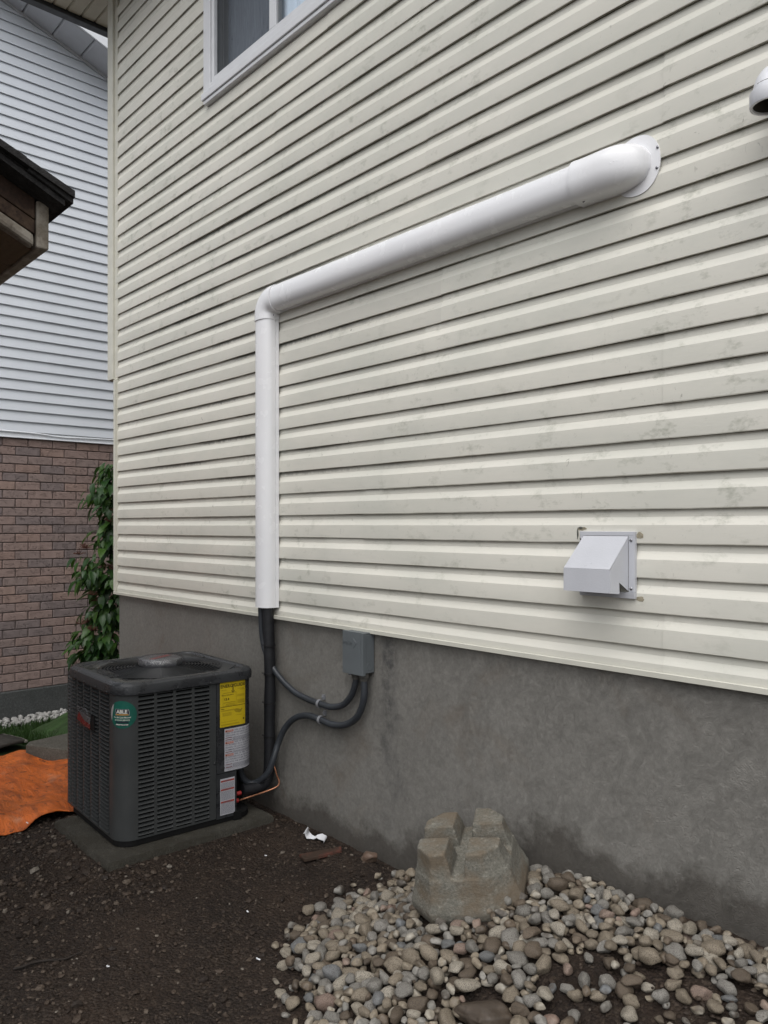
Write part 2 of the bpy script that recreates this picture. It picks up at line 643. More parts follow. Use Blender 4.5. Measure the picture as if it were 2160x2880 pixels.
M_SIDING = mat_siding()
M_TRIM = plain('cream_trim', (0.58, 0.57, 0.50), 0.5, 0.35, var=0.06)
M_SOFFIT = plain('beige_soffit', (0.47, 0.43, 0.34), 0.6, 0.3, var=0.06)
M_FASCIA = plain('dark_fascia', (0.018, 0.019, 0.022), 0.5)
M_ROOF = plain('dark_shingle', (0.028, 0.027, 0.027), 0.95, 0.2, var=0.4, scale=40, bump=0.9, bscale=160)
M_PARGE = mat_parging()
M_SHEATH = plain('dark_sheathing', (0.03, 0.03, 0.03), 0.9)
M_WINWHITE = plain('white_vinyl_frame', (0.66, 0.67, 0.69), 0.4, 0.4, var=0.04)
M_WINGREY = plain('grey_jamb', (0.17, 0.18, 0.19), 0.5, 0.4, var=0.08)
M_GLASS = mat_glass()
M_SCREEN = mat_screen()
M_SKY_CURTAIN = plain('sky_tinted_curtain', (0.80, 0.84, 0.90), 0.9, 0.1, var=0.05)
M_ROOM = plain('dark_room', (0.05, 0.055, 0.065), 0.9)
M_SOIL = mat_soil()
M_WHITE = mat_wet_white()
M_HOOD = plain('grey_white_metal', (0.49, 0.50, 0.535), 0.35, 0.5, var=0.04, bump=0.12, bscale=200)
M_PVC = plain('white_pvc', (0.68, 0.69, 0.72), 0.35, 0.5, var=0.05)
M_DARKIN = plain('pipe_inside', (0.055, 0.05, 0.042), 0.8)
M_SCREW = plain('steel_screw', (0.25, 0.25, 0.27), 0.3, 0.5, 0.9)
M_BOX = plain('grey_enclosure', (0.105, 0.118, 0.126), 0.45, 0.4, var=0.06)
M_CONDUIT = plain('grey_conduit', (0.030, 0.034, 0.040), 0.42, 0.45, var=0.2, scale=14)
M_FITTING = plain('grey_brown_fitting', (0.07, 0.068, 0.062), 0.55, 0.4)
M_STRAP = plain('pale_grey_strap', (0.20, 0.205, 0.22), 0.45, 0.4)
M_FOAM = plain('black_foam_insulation', (0.0085, 0.009, 0.011), 0.6, 0.4, var=0.3, scale=20, bump=0.25, bscale=60)
M_TAPE = plain('black_tape', (0.008, 0.008, 0.009), 0.35)
M_COPPER = plain('copper_tube', (0.36, 0.165, 0.095), 0.42, 0.5, 0.8, var=0.2, scale=25)
M_RED = plain('red_cap', (0.30, 0.02, 0.02), 0.5)
M_AC = mat_acpaint()
M_ACCAP = mat_accap()
M_BLACK = plain('black_inside', (0.006, 0.006, 0.006), 0.8, 0.2)
M_WIRE = plain('black_wire', (0.026, 0.027, 0.028), 0.40, 0.5, var=0.2)
M_YELLOW = plain('yellow_paper', (0.50, 0.365, 0.010), 0.5, 0.35, var=0.04)
M_INK = plain('black_ink', (0.012, 0.011, 0.010), 0.6, 0.2)
M_PAPER = plain('white_paper', (0.42, 0.42, 0.45), 0.5, 0.3, var=0.04)
M_ORANGEINK = plain('orange_ink', (0.40, 0.085, 0.02), 0.5, 0.3)
M_GREYINK = plain('grey_ink', (0.10, 0.10, 0.115), 0.6, 0.2)
M_GREEN = plain('green_sticker', (0.008, 0.085, 0.062), 0.35, 0.4, var=0.3, scale=14)
M_NAVY = plain('navy_ink', (0.006, 0.010, 0.022), 0.4)
M_GOLD = plain('gold_ink', (0.38, 0.22, 0.06), 0.45)
M_CREAMINK = plain('cream_ink', (0.55, 0.55, 0.50), 0.45)
M_REDBADGE = plain('red_badge', (0.22, 0.012, 0.012), 0.3)
M_FILM = mat_film()
M_PAD = mat_concrete('pad_concrete', (0.048, 0.045, 0.036), (0.078, 0.073, 0.060), (0.034, 0.030, 0.022))
M_CASTLE = mat_concrete('brown_grey_concrete', (0.142, 0.136, 0.114), (0.195, 0.187, 0.160), (0.118, 0.088, 0.058), 0.55, 0.003)
M_SLAB = mat_concrete('step_concrete', (0.10, 0.092, 0.076), (0.15, 0.14, 0.118))
M_NFOUND = mat_concrete('neighbour_concrete', (0.075, 0.080, 0.078), (0.11, 0.115, 0.112))
M_NSIDE = plain('pale_blue_vinyl', (0.70, 0.735, 0.785), 0.5, 0.3, var=0.03, scale=3)
M_NWHITE = plain('white_aluminium', (0.80, 0.82, 0.85), 0.45, 0.4, var=0.03)
M_NSOFFIT = plain('grey_white_soffit', (0.52, 0.53, 0.56), 0.5, 0.3, var=0.04)
M_MORTAR = plain('dark_mortar', (0.235, 0.19, 0.175), 0.95, 0.1, var=0.2, scale=20)
M_BRICKS = [mat_brick('red_brown_brick', (0.310, 0.228, 0.203), (0.335, 0.246, 0.220)),
            mat_brick('grey_brown_brick', (0.290, 0.222, 0.203), (0.310, 0.238, 0.217)),
            mat_brick('dark_grey_brick', (0.235, 0.190, 0.183), (0.255, 0.205, 0.196)),
            mat_brick('orange_brown_brick', (0.330, 0.234, 0.202), (0.35, 0.25, 0.213))]
M_LEAFS = [mat_leaf('leaf_green', (0.024, 0.066, 0.012), (0.066, 0.135, 0.026)),
           mat_leaf('leaf_dark_green', (0.016, 0.048, 0.013), (0.034, 0.086, 0.020))]
M_STEM = plain('brown_stem', (0.05, 0.03, 0.018), 0.7)
M_FLOWER = plain('rust_flower_stalk', (0.085, 0.030, 0.018), 0.8)
M_GRASS = mat_leaf('grass_green', (0.020, 0.050, 0.010), (0.040, 0.085, 0.018), 0.6)
M_LAWN = plain('lawn_soil', (0.016, 0.030, 0.010), 0.95, 0.2, var=0.4, scale=30)
M_TARP = mat_tarp()
M_GTARP = plain('green_tarp', (0.028, 0.062, 0.018), 0.55, 0.3, var=0.35, scale=8, bump=0.6, bscale=22)
M_MAT = plain('grey_mat', (0.055, 0.050, 0.044), 0.9, 0.2, var=0.3, scale=18, bump=0.6, bscale=90)
M_ROPE = plain('pale_edging', (0.16, 0.155, 0.13), 0.9, 0.1, var=0.2, scale=30)
M_WD_DARK = mat_wood('dark_brown_wood', (0.018, 0.010, 0.0065), (0.040, 0.021, 0.013), (0.085, 0.055, 0.035))
M_WD_GREY = mat_wood('weathered_wood', (0.13, 0.11, 0.085), (0.21, 0.18, 0.145), (0.30, 0.275, 0.235))
M_WD_PLY = mat_wood('plywood_tan', (0.115, 0.082, 0.048), (0.15, 0.108, 0.066))
M_CHIP = plain('white_chip', (0.72, 0.73, 0.76), 0.35, 0.4, var=0.03)
M_REDWOOD = mat_wood('red_brown_shard', (0.034, 0.022, 0.015), (0.050, 0.030, 0.021), (0.10, 0.034, 0.024))
M_TWIG = plain('dark_twig', (0.016, 0.011, 0.008), 0.85)
STONE_KINDS = [
    ('tan', mat_stone('tan_stone', (0.130, 0.104, 0.074), (0.215, 0.178, 0.132), (0.27, 0.235, 0.18))),
    ('grey', mat_stone('grey_stone', (0.120, 0.114, 0.100), (0.215, 0.205, 0.185), (0.27, 0.255, 0.23))),
    ('brown', mat_stone('brown_stone', (0.062, 0.046, 0.033), (0.110, 0.083, 0.060), (0.15, 0.12, 0.085))),
    ('pale cream', mat_stone('cream_stone', (0.26, 0.235, 0.19), (0.37, 0.345, 0.295), (0.20, 0.16, 0.11))),
    ('blue-grey', mat_stone('blue_grey_stone', (0.095, 0.100, 0.104), (0.150, 0.156, 0.162), (0.19, 0.19, 0.18))),
    ('pinkish', mat_stone('pink_stone', (0.165, 0.110, 0.088), (0.215, 0.155, 0.125), (0.25, 0.20, 0.16))),
]
M_STONES = [m for _, m in STONE_KINDS]
M_DARKROCK = mat_stone('dark_rock', (0.050, 0.037, 0.026), (0.068, 0.051, 0.037), (0.040, 0.030, 0.022))
M_REDSTONE = mat_stone('red_brown_stone', (0.115, 0.075, 0.055), (0.125, 0.082, 0.060), (0.16, 0.12, 0.09))
M_WPEB = mat_stone('white_pebble', (0.34, 0.34, 0.33), (0.50, 0.50, 0.49), (0.52, 0.50, 0.46))


def mat_grit():
    t = NT('grit')
    geo = t.n('NewGeometry')
    r = geo.outputs['Random Per Island']
    c = t.ramp(r, [(0.0, (0.016, 0.0105, 0.0075)), (0.50, (0.033, 0.022, 0.015)), (0.80, (0.055, 0.039, 0.028)),
                   (0.95, (0.085, 0.066, 0.050)), (1.0, (0.15, 0.132, 0.11))])
    return t.fin(c, 0.7, 0.35)


M_GRIT = mat_grit()


# ------------------------------------------------------------------ ground
def fbm(x, y, sc, seed=0.0, oct_=4):
    s = 0.0
    a = 1.0
    for k in range(oct_):
        s += a * mnoise.noise((x * sc + seed, y * sc - seed, seed * 0.37))
        sc *= 2.1
        a *= 0.5
    return s


def mound(x, y):
    m = 0.28 * sstep((x + 2.50) / 1.0) * sstep((y + 1.18) / 1.02) * sstep((1.2 - x) / 1.0)
    return m


def ground_base(x, y):
    z = -0.36 * sstep((-5.4 - x) / 2.3)
    return z + mound(x, y)


def ground_z(x, y):
    z = ground_base(x, y)
    z += 0.018 * fbm(x, y, 1.7, 3.1, 3) + 0.007 * fbm(x, y, 9.0, 8.2, 3)
    # soil banked against the wall, with a crevice right at the face
    if -5.5 < x < 1:
        d = -y
        if 0 <= d < 0.30 and x < -1.9:
            z += (0.035 + 0.02 * fbm(x, 0, 4.0, 1.1, 2)) * sstep(1 - abs(d - 0.12) / 0.16) * sstep((-2.0 - x) / .4)
            z -= 0.03 * sstep(1 - d / 0.045)
    # levelled under the concrete pad
    if -4.25 < x < -3.1 and -1.15 < y < 0:
        k = sstep((x + 4.2) / 0.12) * sstep((-3.2 - x) / 0.1) * sstep((y + 1.1) / 0.1) * sstep((-0.08 - y) / 0.08)
        z = z * (1 - k) + 0.016 * k
    return z


def axis(parts):
    out = []
    for a, b, s in parts:
        n = max(1, int(round((b - a) / s)))
        out += [a + (b - a) * i / n for i in range(n)]
    out.append(parts[-1][1])
    return out


gx = axis([(-120, -20, 20), (-20, -9, 1.5), (-9, -4.3, 0.08), (-4.3, -0.3, 0.014), (-0.3, 2, 0.1), (2, 20, 2), (20, 120, 20)])
gy = axis([(-120, -20, 20), (-20, -2.6, 1.2), (-2.6, -1.7, 0.03), (-1.7, 0.03, 0.014), (0.03, 2.5, 0.1), (2.5, 20, 2), (20, 120, 20)])
gv = []
for y in gy:
    for x in gx:
        if -4.4 < x < 0 and -2.7 < y < 0.1:
            z = ground_z(x, y) + 0.0045 * mnoise.noise((x * 42, y * 42, 5)) + 0.003 * mnoise.noise((x * 90, y * 90, 9))
        else:
            z = ground_z(x, y) if (-12 < x < 4 and -6 < y < 4) else ground_base(x, y)
        gv.append((x, y, z))
nx = len(gx)
gf = [(j * nx + i, j * nx + i + 1, (j + 1) * nx + i + 1, (j + 1) * nx + i) for j in range(len(gy) - 1) for i in range(nx - 1)]
g = MB()
g.v, g.f, g.m = gv, gf, [0] * len(gf)
tag(g.build('ground', M_SOIL, sharp=60), kind='structure', label='dark damp soil between the two houses')

# lawn sheet in the gap between the houses
lm = MB()
lx = axis([(-7.70, -5.50, 0.11)])
ly = axis([(-3.0, 2.5, 0.15)])
lv = [(x, y, ground_z(x, y) + 0.012) for y in ly for x in lx]
lf = [(j * len(lx) + i, j * len(lx) + i + 1, (j + 1) * len(lx) + i + 1, (j + 1) * len(lx) + i) for j in range(len(ly) - 1) for i in range(len(lx) - 1)]
lm.add(lv, lf)
tag(lm.build('lawn', M_LAWN, sharp=60), kind='structure', label='strip of lawn between the two houses')

# ------------------------------------------------------------------ the cream house
house = thing('cream_sided_house', (-2.0, 0.0, 0.0), 'cream vinyl-sided house on a grey parged foundation, with stained siding', 'house')
WX0, WX1, WZ0, WZ1 = -4.215, -2.60, 4.105, 5.30      # window hole
XR = 2.2                                            # right end of the wall
TOP = 5.46

b = MB()
b.box(-5.50, WX0 + .05, 0.02, 0.14, 1.03, TOP)
b.box(WX1 - .05, XR, 0.02, 0.14, 1.03, TOP)
b.box(WX0 + .05, WX1 - .05, 0.02, 0.14, 1.03, WZ0 + .02)
b.box(WX0 + .05, WX1 - .05, 0.02, 0.14, WZ1 - .02, TOP)
b.box(-5.50, -5.38, 0.14, 8.0, 1.03, TOP)
b.box(XR - .12, XR, 0.14, 8.0, 1.03, TOP)
b.box(-5.38, XR - .12, 7.88, 8.0, 1.03, TOP)
b.build('wall', M_SHEATH, house)
b = MB()
b.box(-5.63, -5.503, 0.0, 8.05, 2.60, TOP)
b.box(-5.53, -5.503, 0.0, 8.05, 1.03, 2.597)
b.box(XR + .002, XR + .03, 0.0, 8.05, 1.03, TOP)
b.box(-5.53, XR + .03, 8.003, 8.05, 1.03, TOP)
b.build('far_wall_cladding', M_TRIM, house)

# foundation
b = MB()
fxs = axis([(-5.498, XR, 0.25)])
rings = []
for x in fxs:
    rings.append([(x, 0.012 + 0.003 * mnoise.noise((x * 2, 0, 1)), -0.6), (x, 0.012 + 0.003 * mnoise.noise((x * 2, 3, 1)), 0.5),
                  (x, 0.012 + 0.003 * mnoise.noise((x * 2, 6, 1)), 1.045), (x, 0.2, 1.045), (x, 0.2, -0.6)])
b.loft(rings)
b.box(-5.498, -5.3, 0.203, 8.0, -0.6, 1.028)
b.build('foundation', M_PARGE, house, sharp=30)

PROFILE = [(0.0110, 0.0022), (0.0005, 0.0000), (0.0, 0.0035), (0.0, 0.0620), (0.0007, 0.0633), (0.0103, 0.0868), (0.0112, 0.0890), (0.0114, 0.1190)]


def siding_run(k0, nc, x0, x1, yoff=0.0, z_clip=None):
    """courses k0 .. k0+nc-1 of dutch-lap siding as one panel"""
    mb = MB()
    xs = axis([(x0, x1, 0.28)])
    for c in range(nc):
        zb = Z0 + (k0 + c) * COURSE
        rows = []
        for x in xs:
            dy = 0.0011 * mnoise.noise((x * 1.4, (k0 + c) * 3.7, 2.0)) + yoff
            dz = 0.0010 * mnoise.noise((x * 0.9, (k0 + c) * 5.1, 7.0)) + (0.0 if yoff == 0 else 0.0013 * math.sin(k0 * 2.7 + x1))
            row = []
            for (py, pz) in PROFILE:
                z = zb + pz + dz
                if z_clip is not None:
                    z = max(z, z_clip)
                row.append((x, py + dy, z))
            rows.append(row)
        n = len(PROFILE)
        vs = [p for r_ in rows for p in r_]
        fs = []
        for i in range(len(xs) - 1):
            for j in range(n - 1):
                fs.append((i * n + j, (i + 1) * n + j, (i + 1) * n + j + 1, i * n + j + 1))
        # cut edges get their thickness so that laps cast a line
        mb.add(vs, fs)
        for e, sgn in ((0, 1), (len(xs) - 1, -1)):
            prof = rows[e]
            back = [(p[0] + 0.0005 * sgn, p[1] + 0.0016, p[2]) for p in prof]
            q = prof + back
            mb.add(q, [(j, j + 1, n + j + 1, n + j) if sgn < 0 else (n + j, n + j + 1, j + 1, j) for j in range(n - 1)])
    return mb


NC = 39
fixed = {0: [-1.259], 8: [-1.259], 10: [-2.355], 16: [-1.259], 13: []}
pr = random.Random(5)
k = 0
while k < NC:
    nc = 2 if k + 1 < NC else 1
    xl = -5.508 if Z0 + k * COURSE < 2.55 else -5.545
    spans = []
    zb, zt = Z0 + k * COURSE, Z0 + (k + nc) * COURSE
    if k == 26:
        spans = [(26, 1, xl, XR), (27, 1, xl, WX0 + 0.005), (27, 1, WX1 - 0.005, XR)]
    elif zb > WZ0 - 0.02 and zb < WZ1:
        spans = [(k, nc, xl, WX0 + 0.005), (k, nc, WX1 - 0.005, XR)]
    else:
        spans = [(k, nc, xl, XR)]
    for (k0, n_, a, e) in spans:
        if k in fixed:
            cuts = fixed[k]
        else:
            cuts = []
            x = a + pr.uniform(0.9, 3.4)
            while x < e - 0.5:
                cuts.append(x)
                x += 3.66
        xs = [a] + [c for c in cuts if a + 0.3 < c < e - 0.3] + [e]
        for i in range(len(xs) - 1):
            off = 0.0 if i % 2 == 0 else -0.0030
            x1 = xs[i + 1] + (0.01 if i < len(xs) - 2 else 0.0)
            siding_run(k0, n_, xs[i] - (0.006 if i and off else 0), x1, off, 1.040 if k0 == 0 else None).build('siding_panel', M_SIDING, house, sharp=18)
    k += 2

# starter trim along the bottom edge
b = MB()
prof = [(-0.004, 1.034), (-0.0185, 1.036), (-0.0195, 1.053), (-0.0165, 1.0555), (-0.0145, 1.0535), (-0.0135, 1.042), (-0.004, 1.041)]
b.loft([[(x, y + 0.0008 * mnoise.noise((x, 2, 2)), z + 0.0012 * mnoise.noise((x * .8, 0, 5))) for y, z in prof] for x in axis([(-5.535, XR, 0.4)])])
b.build('starter_trim', M_TRIM, house, sharp=30)
# corner trims
b = MB()
b.box(-5.64, -5.549, -0.018, 0.06, 2.604, TOP)
b.build('corner_post', M_TRIM, house, bevel=0.004)
b = MB()
b.box(-5.538, -5.512, -0.017, 0.03, 1.058, 2.598)
b.box(-5.545, -5.538, -0.006, 0.03, 1.058, 2.598)
b.build('corner_channel', M_TRIM, house, bevel=0.002)

# soffit planks, fascia gutter and roof
for i in range(17):
    y0 = -0.50 + i * 0.1065
    b = MB()
    pr2 = [(y0 + 0.001, 5.478), (y0 + 0.001, 5.462), (y0 + 0.010, 5.452), (y0 + 0.0955, 5.452), (y0 + 0.1045, 5.462), (y0 + 0.1045, 5.478)]
    b.loft([[(x, y, z) for y, z in pr2] for x in (-6.0, -5.30)])
    b.build('soffit_panel', M_SOFFIT, house)
b = MB()
b.box(-5.40, XR + .5, -0.50, -0.03, 5.455, 5.478)
b.box(-6.0, -5.3, 1.312, 8.5, 5.455, 5.478)
b.build('soffit', M_SOFFIT, house)
b = MB()
b.box(-6.09, -6.003, -0.59, 8.6, 5.425, 5.56)
b.box(-6.0, XR + .6, -0.59, -0.503, 5.425, 5.56)
b.build('gutter', M_FASCIA, house, bevel=0.012)
b = MB()
b.hexa([(-6.1, -.6, 5.562), (XR + .6, -.6, 5.562), (XR + .6, 8.6, 5.562), (-6.1, 8.6, 5.562)],
       [(-3.6, 3.6, 7.4), (0.2, 3.6, 7.4), (0.2, 4.4, 7.4), (-3.6, 4.4, 7.4)])
b.build('roof', M_ROOF, house)

# upstairs window
win = MB()
win.box(WX0, WX0 + 0.078, -0.024, 0.02, WZ0 + 0.002, WZ1)
win.box(WX1 - 0.078, WX1, -0.024, 0.02, WZ0 + 0.002, WZ1)
win.box(WX0 + 0.079, WX1 - 0.079, -0.024, 0.02, WZ1 - 0.07, WZ1)
win.box(WX0 + 0.02, WX1, -0.020, 0.02, WZ0 + 0.032, WZ0 + 0.074)
win.box(WX0 - .005, WX1, -0.036, 0.02, WZ0 - 0.012, WZ0 + 0.030)
win.box(WX0 + 0.006, WX1, -0.027, 0.02, WZ0 - 0.036, WZ0 - 0.0135)
win = win.build('window', M_WINWHITE, house, bevel=0.004)
FX0, FX1, FZ0, FZ1 = WX0 + 0.079, WX1 - 0.079, WZ0 + 0.075, WZ1 - 0.071
b = MB()
b.box(FX0, FX0 + 0.028, -0.012, 0.012, FZ0, FZ1)
b.box(FX1 - 0.028, FX1, -0.012, 0.012, FZ0, FZ1)
b.box(FX0 + 0.0285, FX1 - 0.0285, -0.012, 0.012, FZ0, FZ0 + 0.026)
b.box(FX0 + 0.0285, FX1 - 0.0285, -0.012, 0.012, FZ1 - 0.026, FZ1)
XM = -3.50
b.box(XM - 0.028, XM + 0.035, -0.011, 0.020, FZ0 + 0.0265, FZ1 - 0.0265)
b.build('sash_frame', M_WINWHITE, win, bevel=0.003)
b = MB()
b.box(FX0 + 0.002, FX0 + 0.012, 0.0125, 0.056, FZ0, FZ1)
b.box(FX0 + 0.002, FX0 + 0.018, 0.058, 0.066, FZ0, FZ1)
b.box(FX0 + 0.002, FX0 + 0.012, 0.068, 0.12, FZ0, FZ1)
b.box(FX0 + 0.0125, FX1, 0.0125, 0.12, FZ0 - 0.02, FZ0 + 0.01)
b.build('jamb', M_WINGREY, win)
b = MB()
b.box(FX0 + 0.013, XM - 0.029, 0.096, 0.0975, FZ0 + 0.011, FZ1)
b.build('insect_screen', M_SCREEN, win)
b = MB()
b.box(FX0 + 0.013, XM - 0.02, 0.108, 0.112, FZ0 + 0.011, FZ1)
b.build('pane', M_GLASS, win)
b = MB()
b.box(XM + 0.036, XM + 0.050, 0.001, 0.03, FZ0 + 0.027, FZ1 - 0.027)
b.box(XM + 0.0505, FX1 - 0.03, 0.004, 0.03, FZ0 + 0.027, FZ0 + 0.040)
b.build('sash_bead', M_WINGREY, win)
b = MB()
b.box(XM + 0.0505, FX1 - 0.03, 0.018, 0.022, FZ0 + 0.0405, FZ1 - 0.03)
b.build('pane', M_GLASS, win)
b = MB()
cr = []
for i in range(60):
    x = XM + 0.02 + (FX1 - XM) * i / 59
    yy = 0.040 + 0.008 * math.sin(i * 0.9) + 0.006 * math.sin(i * 2.3)
    cr.append([(x, yy, FZ0 + 0.02), (x, yy, FZ1)])
b.loft(cr, closed=False)
b.build('reflection_curtain', M_SKY_CURTAIN, win, sharp=60)  # curtain's pale blue colour stands in for sky reflected in the pane
b = MB()
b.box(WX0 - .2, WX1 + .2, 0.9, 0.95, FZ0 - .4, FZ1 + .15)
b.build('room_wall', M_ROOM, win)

# ------------------------------------------------------------------ lineset cover on the wall
DW = 0.0665


def d_prof(w=DW, d=0.086, grooves=True):
    p = [(-w - 0.001, 0.0), (-w - 0.001, 0.010), (-w, 0.0112)]
    if grooves:
        p += [(-w, 0.017), (-w + 0.004, 0.0185), (-w + 0.004, 0.0225), (-w, 0.024)]
    p += [(-w, 0.034)]
    for i in range(1, 24):
        u = -w * math.cos(math.pi * i / 24)
        v = 0.034 + (d - 0.034) * (1 - abs(u / w) ** 2.3) ** (1 / 2.3)
        p.append((u, v))
    return p + [(-u, v) for u, v in reversed(p[:(8 if grooves else 4)])]


YW = -0.0015
cover = thing('pipe_cover', (-3.515, -0.04, 1.095), 'long white plastic pipe cover bent along the cream wall from foundation to upper right', 'pipe cover')
PX, PZ = -3.515, 2.732
pf = d_prof()
b = MB()
b.loft([[(PX + u, YW - v, z) for u, v in pf] for z in axis([(1.097, 2.64, 0.2)])], cap0=False, cap1=False)
pin = d_prof(DW - 0.004, 0.082)
b.loft([[(PX + u, YW - v, 1.097) for u, v in pf], [(PX + u, YW - v - (0.0 if v else 0), 1.097) for u, v in pin]], cap0=False, cap1=False)
b.loft([[(PX + u, YW - v, z) for u, v in pin] for z in (1.4, 1.097)], cap0=False, cap1=False)
b.build('vertical_cover', M_WHITE, cover, sharp=28)
b = MB()
b.loft([[(x, YW - v, PZ - u) for u, v in pf] for x in axis([(-3.41, -1.57, 0.2)])], cap0=False, cap1=False)
b.build('horizontal_cover', M_WHITE, cover, sharp=28)
# elbow with slip collars
pe = d_prof(DW + 0.0035, 0.0905, False)
RB = 0.076
cx_, cz_ = PX + RB, PZ - RB
rings = [[(PX + u, YW - v, cz_ - 0.028) for u, v in pe]]
for i in range(13):
    a = math.pi / 2 * i / 12
    px_, pz_ = cx_ - RB * math.cos(a), cz_ + RB * math.sin(a)
    rings.append([(px_ + u * math.cos(a), YW - v, pz_ - u * math.sin(a)) for u, v in pe])
rings.append([(cx_ + 0.028, YW - v, PZ - u) for u, v in pe])
b = MB()
b.loft(rings)
elb = b.build('elbow', M_WHITE, cover, sharp=28)
b = MB()
b.lathe([(0.0042, 0), (0.0048, 0.002), (0.002, 0.0035)], n=10)
for p in b.v:
    pass
b.v = [(cx_ + 0.006 + p[0], YW - 0.043 - p[2], cz_ - 0.010 + p[1]) for p in b.v]
b.build('screw', M_SCREW, cover)
# end hood curving into the wall
rings = []
xs_h = [(-1.5665, 0.93, 0.93), (-1.565, 0.995, 0.995), (-1.558, 1.0, 1.0), (-1.545, 0.985, 0.985), (-1.50, 0.99, 0.985)]
for i in range(11):
    q_ = i / 10 * 0.985
    xs_h.append((-1.455 + 0.152 * q_, (1 - q_ ** 3.0) ** 0.42, (1 - q_ ** 2.2) ** 0.5))
ph_ = d_prof(0.0755, 0.099, False)
for x, fw, fd in xs_h:
    rings.append([(x, YW - 0.0 - v * fd, PZ - u * fw) for u, v in ph_])
b = MB()
b.loft(rings)
hood = b.build('wall_cap', M_WHITE, cover, sharp=35)
b = MB()
oval = []
for i in range(40):
    a = 2 * math.pi * i / 40
    oval.append((-1.358 + 0.086 * math.copysign(abs(math.cos(a)) ** 0.9, math.cos(a)), PZ + 0.099 * math.copysign(abs(math.sin(a)) ** 0.95, math.sin(a))))
b.prism(oval, lambda u, v, d: (u, -d, v), 0.0015, 0.0065)
b.build('flange', M_WHITE, cover, sharp=40)
for (sx, sz) in ((-1.281, PZ + 0.036), (-1.283, PZ - 0.030)):
    b = MB()
    b.lathe([(0.0045, 0), (0.005, 0.002), (0.002, 0.004)], n=10)
    b.v = [(sx + p[0], -0.0068 - p[2], sz + p[1]) for p in b.v]
    b.build('screw', M_SCREW, cover)
b = MB()
b.lathe([(0.0042, 0), (0.0046, 0.003), (0.002, 0.0045)], n=10)
b.v = [(-1.535 + p[0], YW - 0.045 - p[2] * .2, PZ - 0.0735 - p[2]) for p in b.v]
b.build('screw', M_SCREW, cover)

# ------------------------------------------------------------------ dryer vent hood
vent = thing('vent_hood', (-1.465, 0.0, 1.287), 'grey-white metal vent hood with open flap low on the cream siding', 'vent')
VX0, VX1, VZ0, VZ1 = -1.571, -1.358, 1.287, 1.512
b = MB()
yp = -0.0165
b.box(VX0, VX0 + 0.0165, yp, -0.0015, VZ0 + 0.02, VZ1 - 0.015)
b.box(VX1 - 0.0225, VX1, yp, -0.0015, VZ0 + 0.022, VZ1 - 0.015)
b.box(VX0, VX1, yp, -0.0015, VZ1 - 0.0148, VZ1)
b.hexa([(VX0, yp, VZ0), (VX1, yp, VZ0), (VX1, -.0015, VZ0), (VX0, -.0015, VZ0)],
       [(VX0, yp - .003, VZ0 + 0.0195), (VX1, yp - .003, VZ0 + 0.0215), (VX1, -.0015, VZ0 + 0.0215), (VX0, -.0015, VZ0 + 0.0195)])
b.build('wall_plate', M_HOOD, vent, bevel=0.0012)
T = 0.0016
XB0, XB1 = -1.554, -1.3805
XF0, XF1 = -1.571, -1.393
b = MB()
ZT, ZF, ZB = 1.4965, 1.388, 1.309
YF = -0.112
# sloping top, front, two cheeks, each a bent sheet with its own thickness
b.hexa([(XF0, YF, ZF - T), (XF1, YF, ZF - T), (XB1, yp - .001, ZT - T), (XB0, yp - .001, ZT - T)], [(XF0, YF, ZF), (XF1, YF, ZF), (XB1, yp - .001, ZT), (XB0, yp - .001, ZT)])
b.hexa([(XF0, YF, ZB), (XF1, YF, ZB), (XF1, YF + T, ZB), (XF0, YF + T, ZB)], [(XF0, YF, ZF - T - .0002), (XF1, YF, ZF - T - .0002), (XF1, YF + T, ZF - T - .0002), (XF0, YF + T, ZF - T - .0002)])
poly = [(yp - .001, ZB + .004), (yp - .001, ZT - T - .0004), (YF + T + .001, ZF - T - .0004), (YF + T + 0.001 + 0.034, ZB - 0.002), (YF + 0.050, ZB - 0.002), (YF + 0.048, ZB + 0.034)]
for xa, xb, xt in ((XB1, XF1, -T), (XB0, XF0, T)):
    def fn(y, z, d, xa=xa, xb=xb, xt=xt):
        s = (y - yp) / (YF - yp)
        return (xa + (xb - xa) * s + (xt if d else xt * 0.02), y, z)
    b.prism(poly, fn, 0, 1)
# folded ears of the front sheet
for xf, sg in ((XF1, 1), (XF0, -1)):
    b.hexa([(xf, YF + .0003, ZB), (xf + .0016 * sg, YF + .0003, ZB), (xf + (.0016 + .008) * sg, YF + 0.044, ZB - 0.004), (xf + .008 * sg, YF + 0.044, ZB - 0.004)],
           [(xf, YF + .0003, ZF - 0.003), (xf + .0016 * sg, YF + .0003, ZF - 0.003), (xf + .0022 * sg, YF + 0.003, ZF - 0.004), (xf + .0006 * sg, YF + 0.003, ZF - 0.004)])
b.build('hood', M_HOOD, vent)
b = MB()
b.lathe([(0.05, -0.05), (0.05, 0.0), (0.047, 0.0), (0.047, -0.05)], n=28, caps=False)
b.v = [(-1.467 + p[0], -0.018 - p[2] * 0.0 + 0.02 * (p[2] < -0.01), 1.395 + p[1]) for p in b.v]
b.build('duct_opening', M_DARKIN, vent, sharp=40)
for sx, sz in ((VX1 - 0.0125, VZ1 - 0.029), (VX1 - 0.0125, VZ0 + 0.034), (VX0 + 0.007, VZ1 - 0.027)):
    b = MB()
    b.lathe([(0.0046, 0), (0.005, 0.0018), (0.0025, 0.004)], n=10)
    b.v = [(sx + p[0], yp - 0.0005 - p[2], sz + p[1]) for p in b.v]
    b.build('screw', M_SCREW, vent)
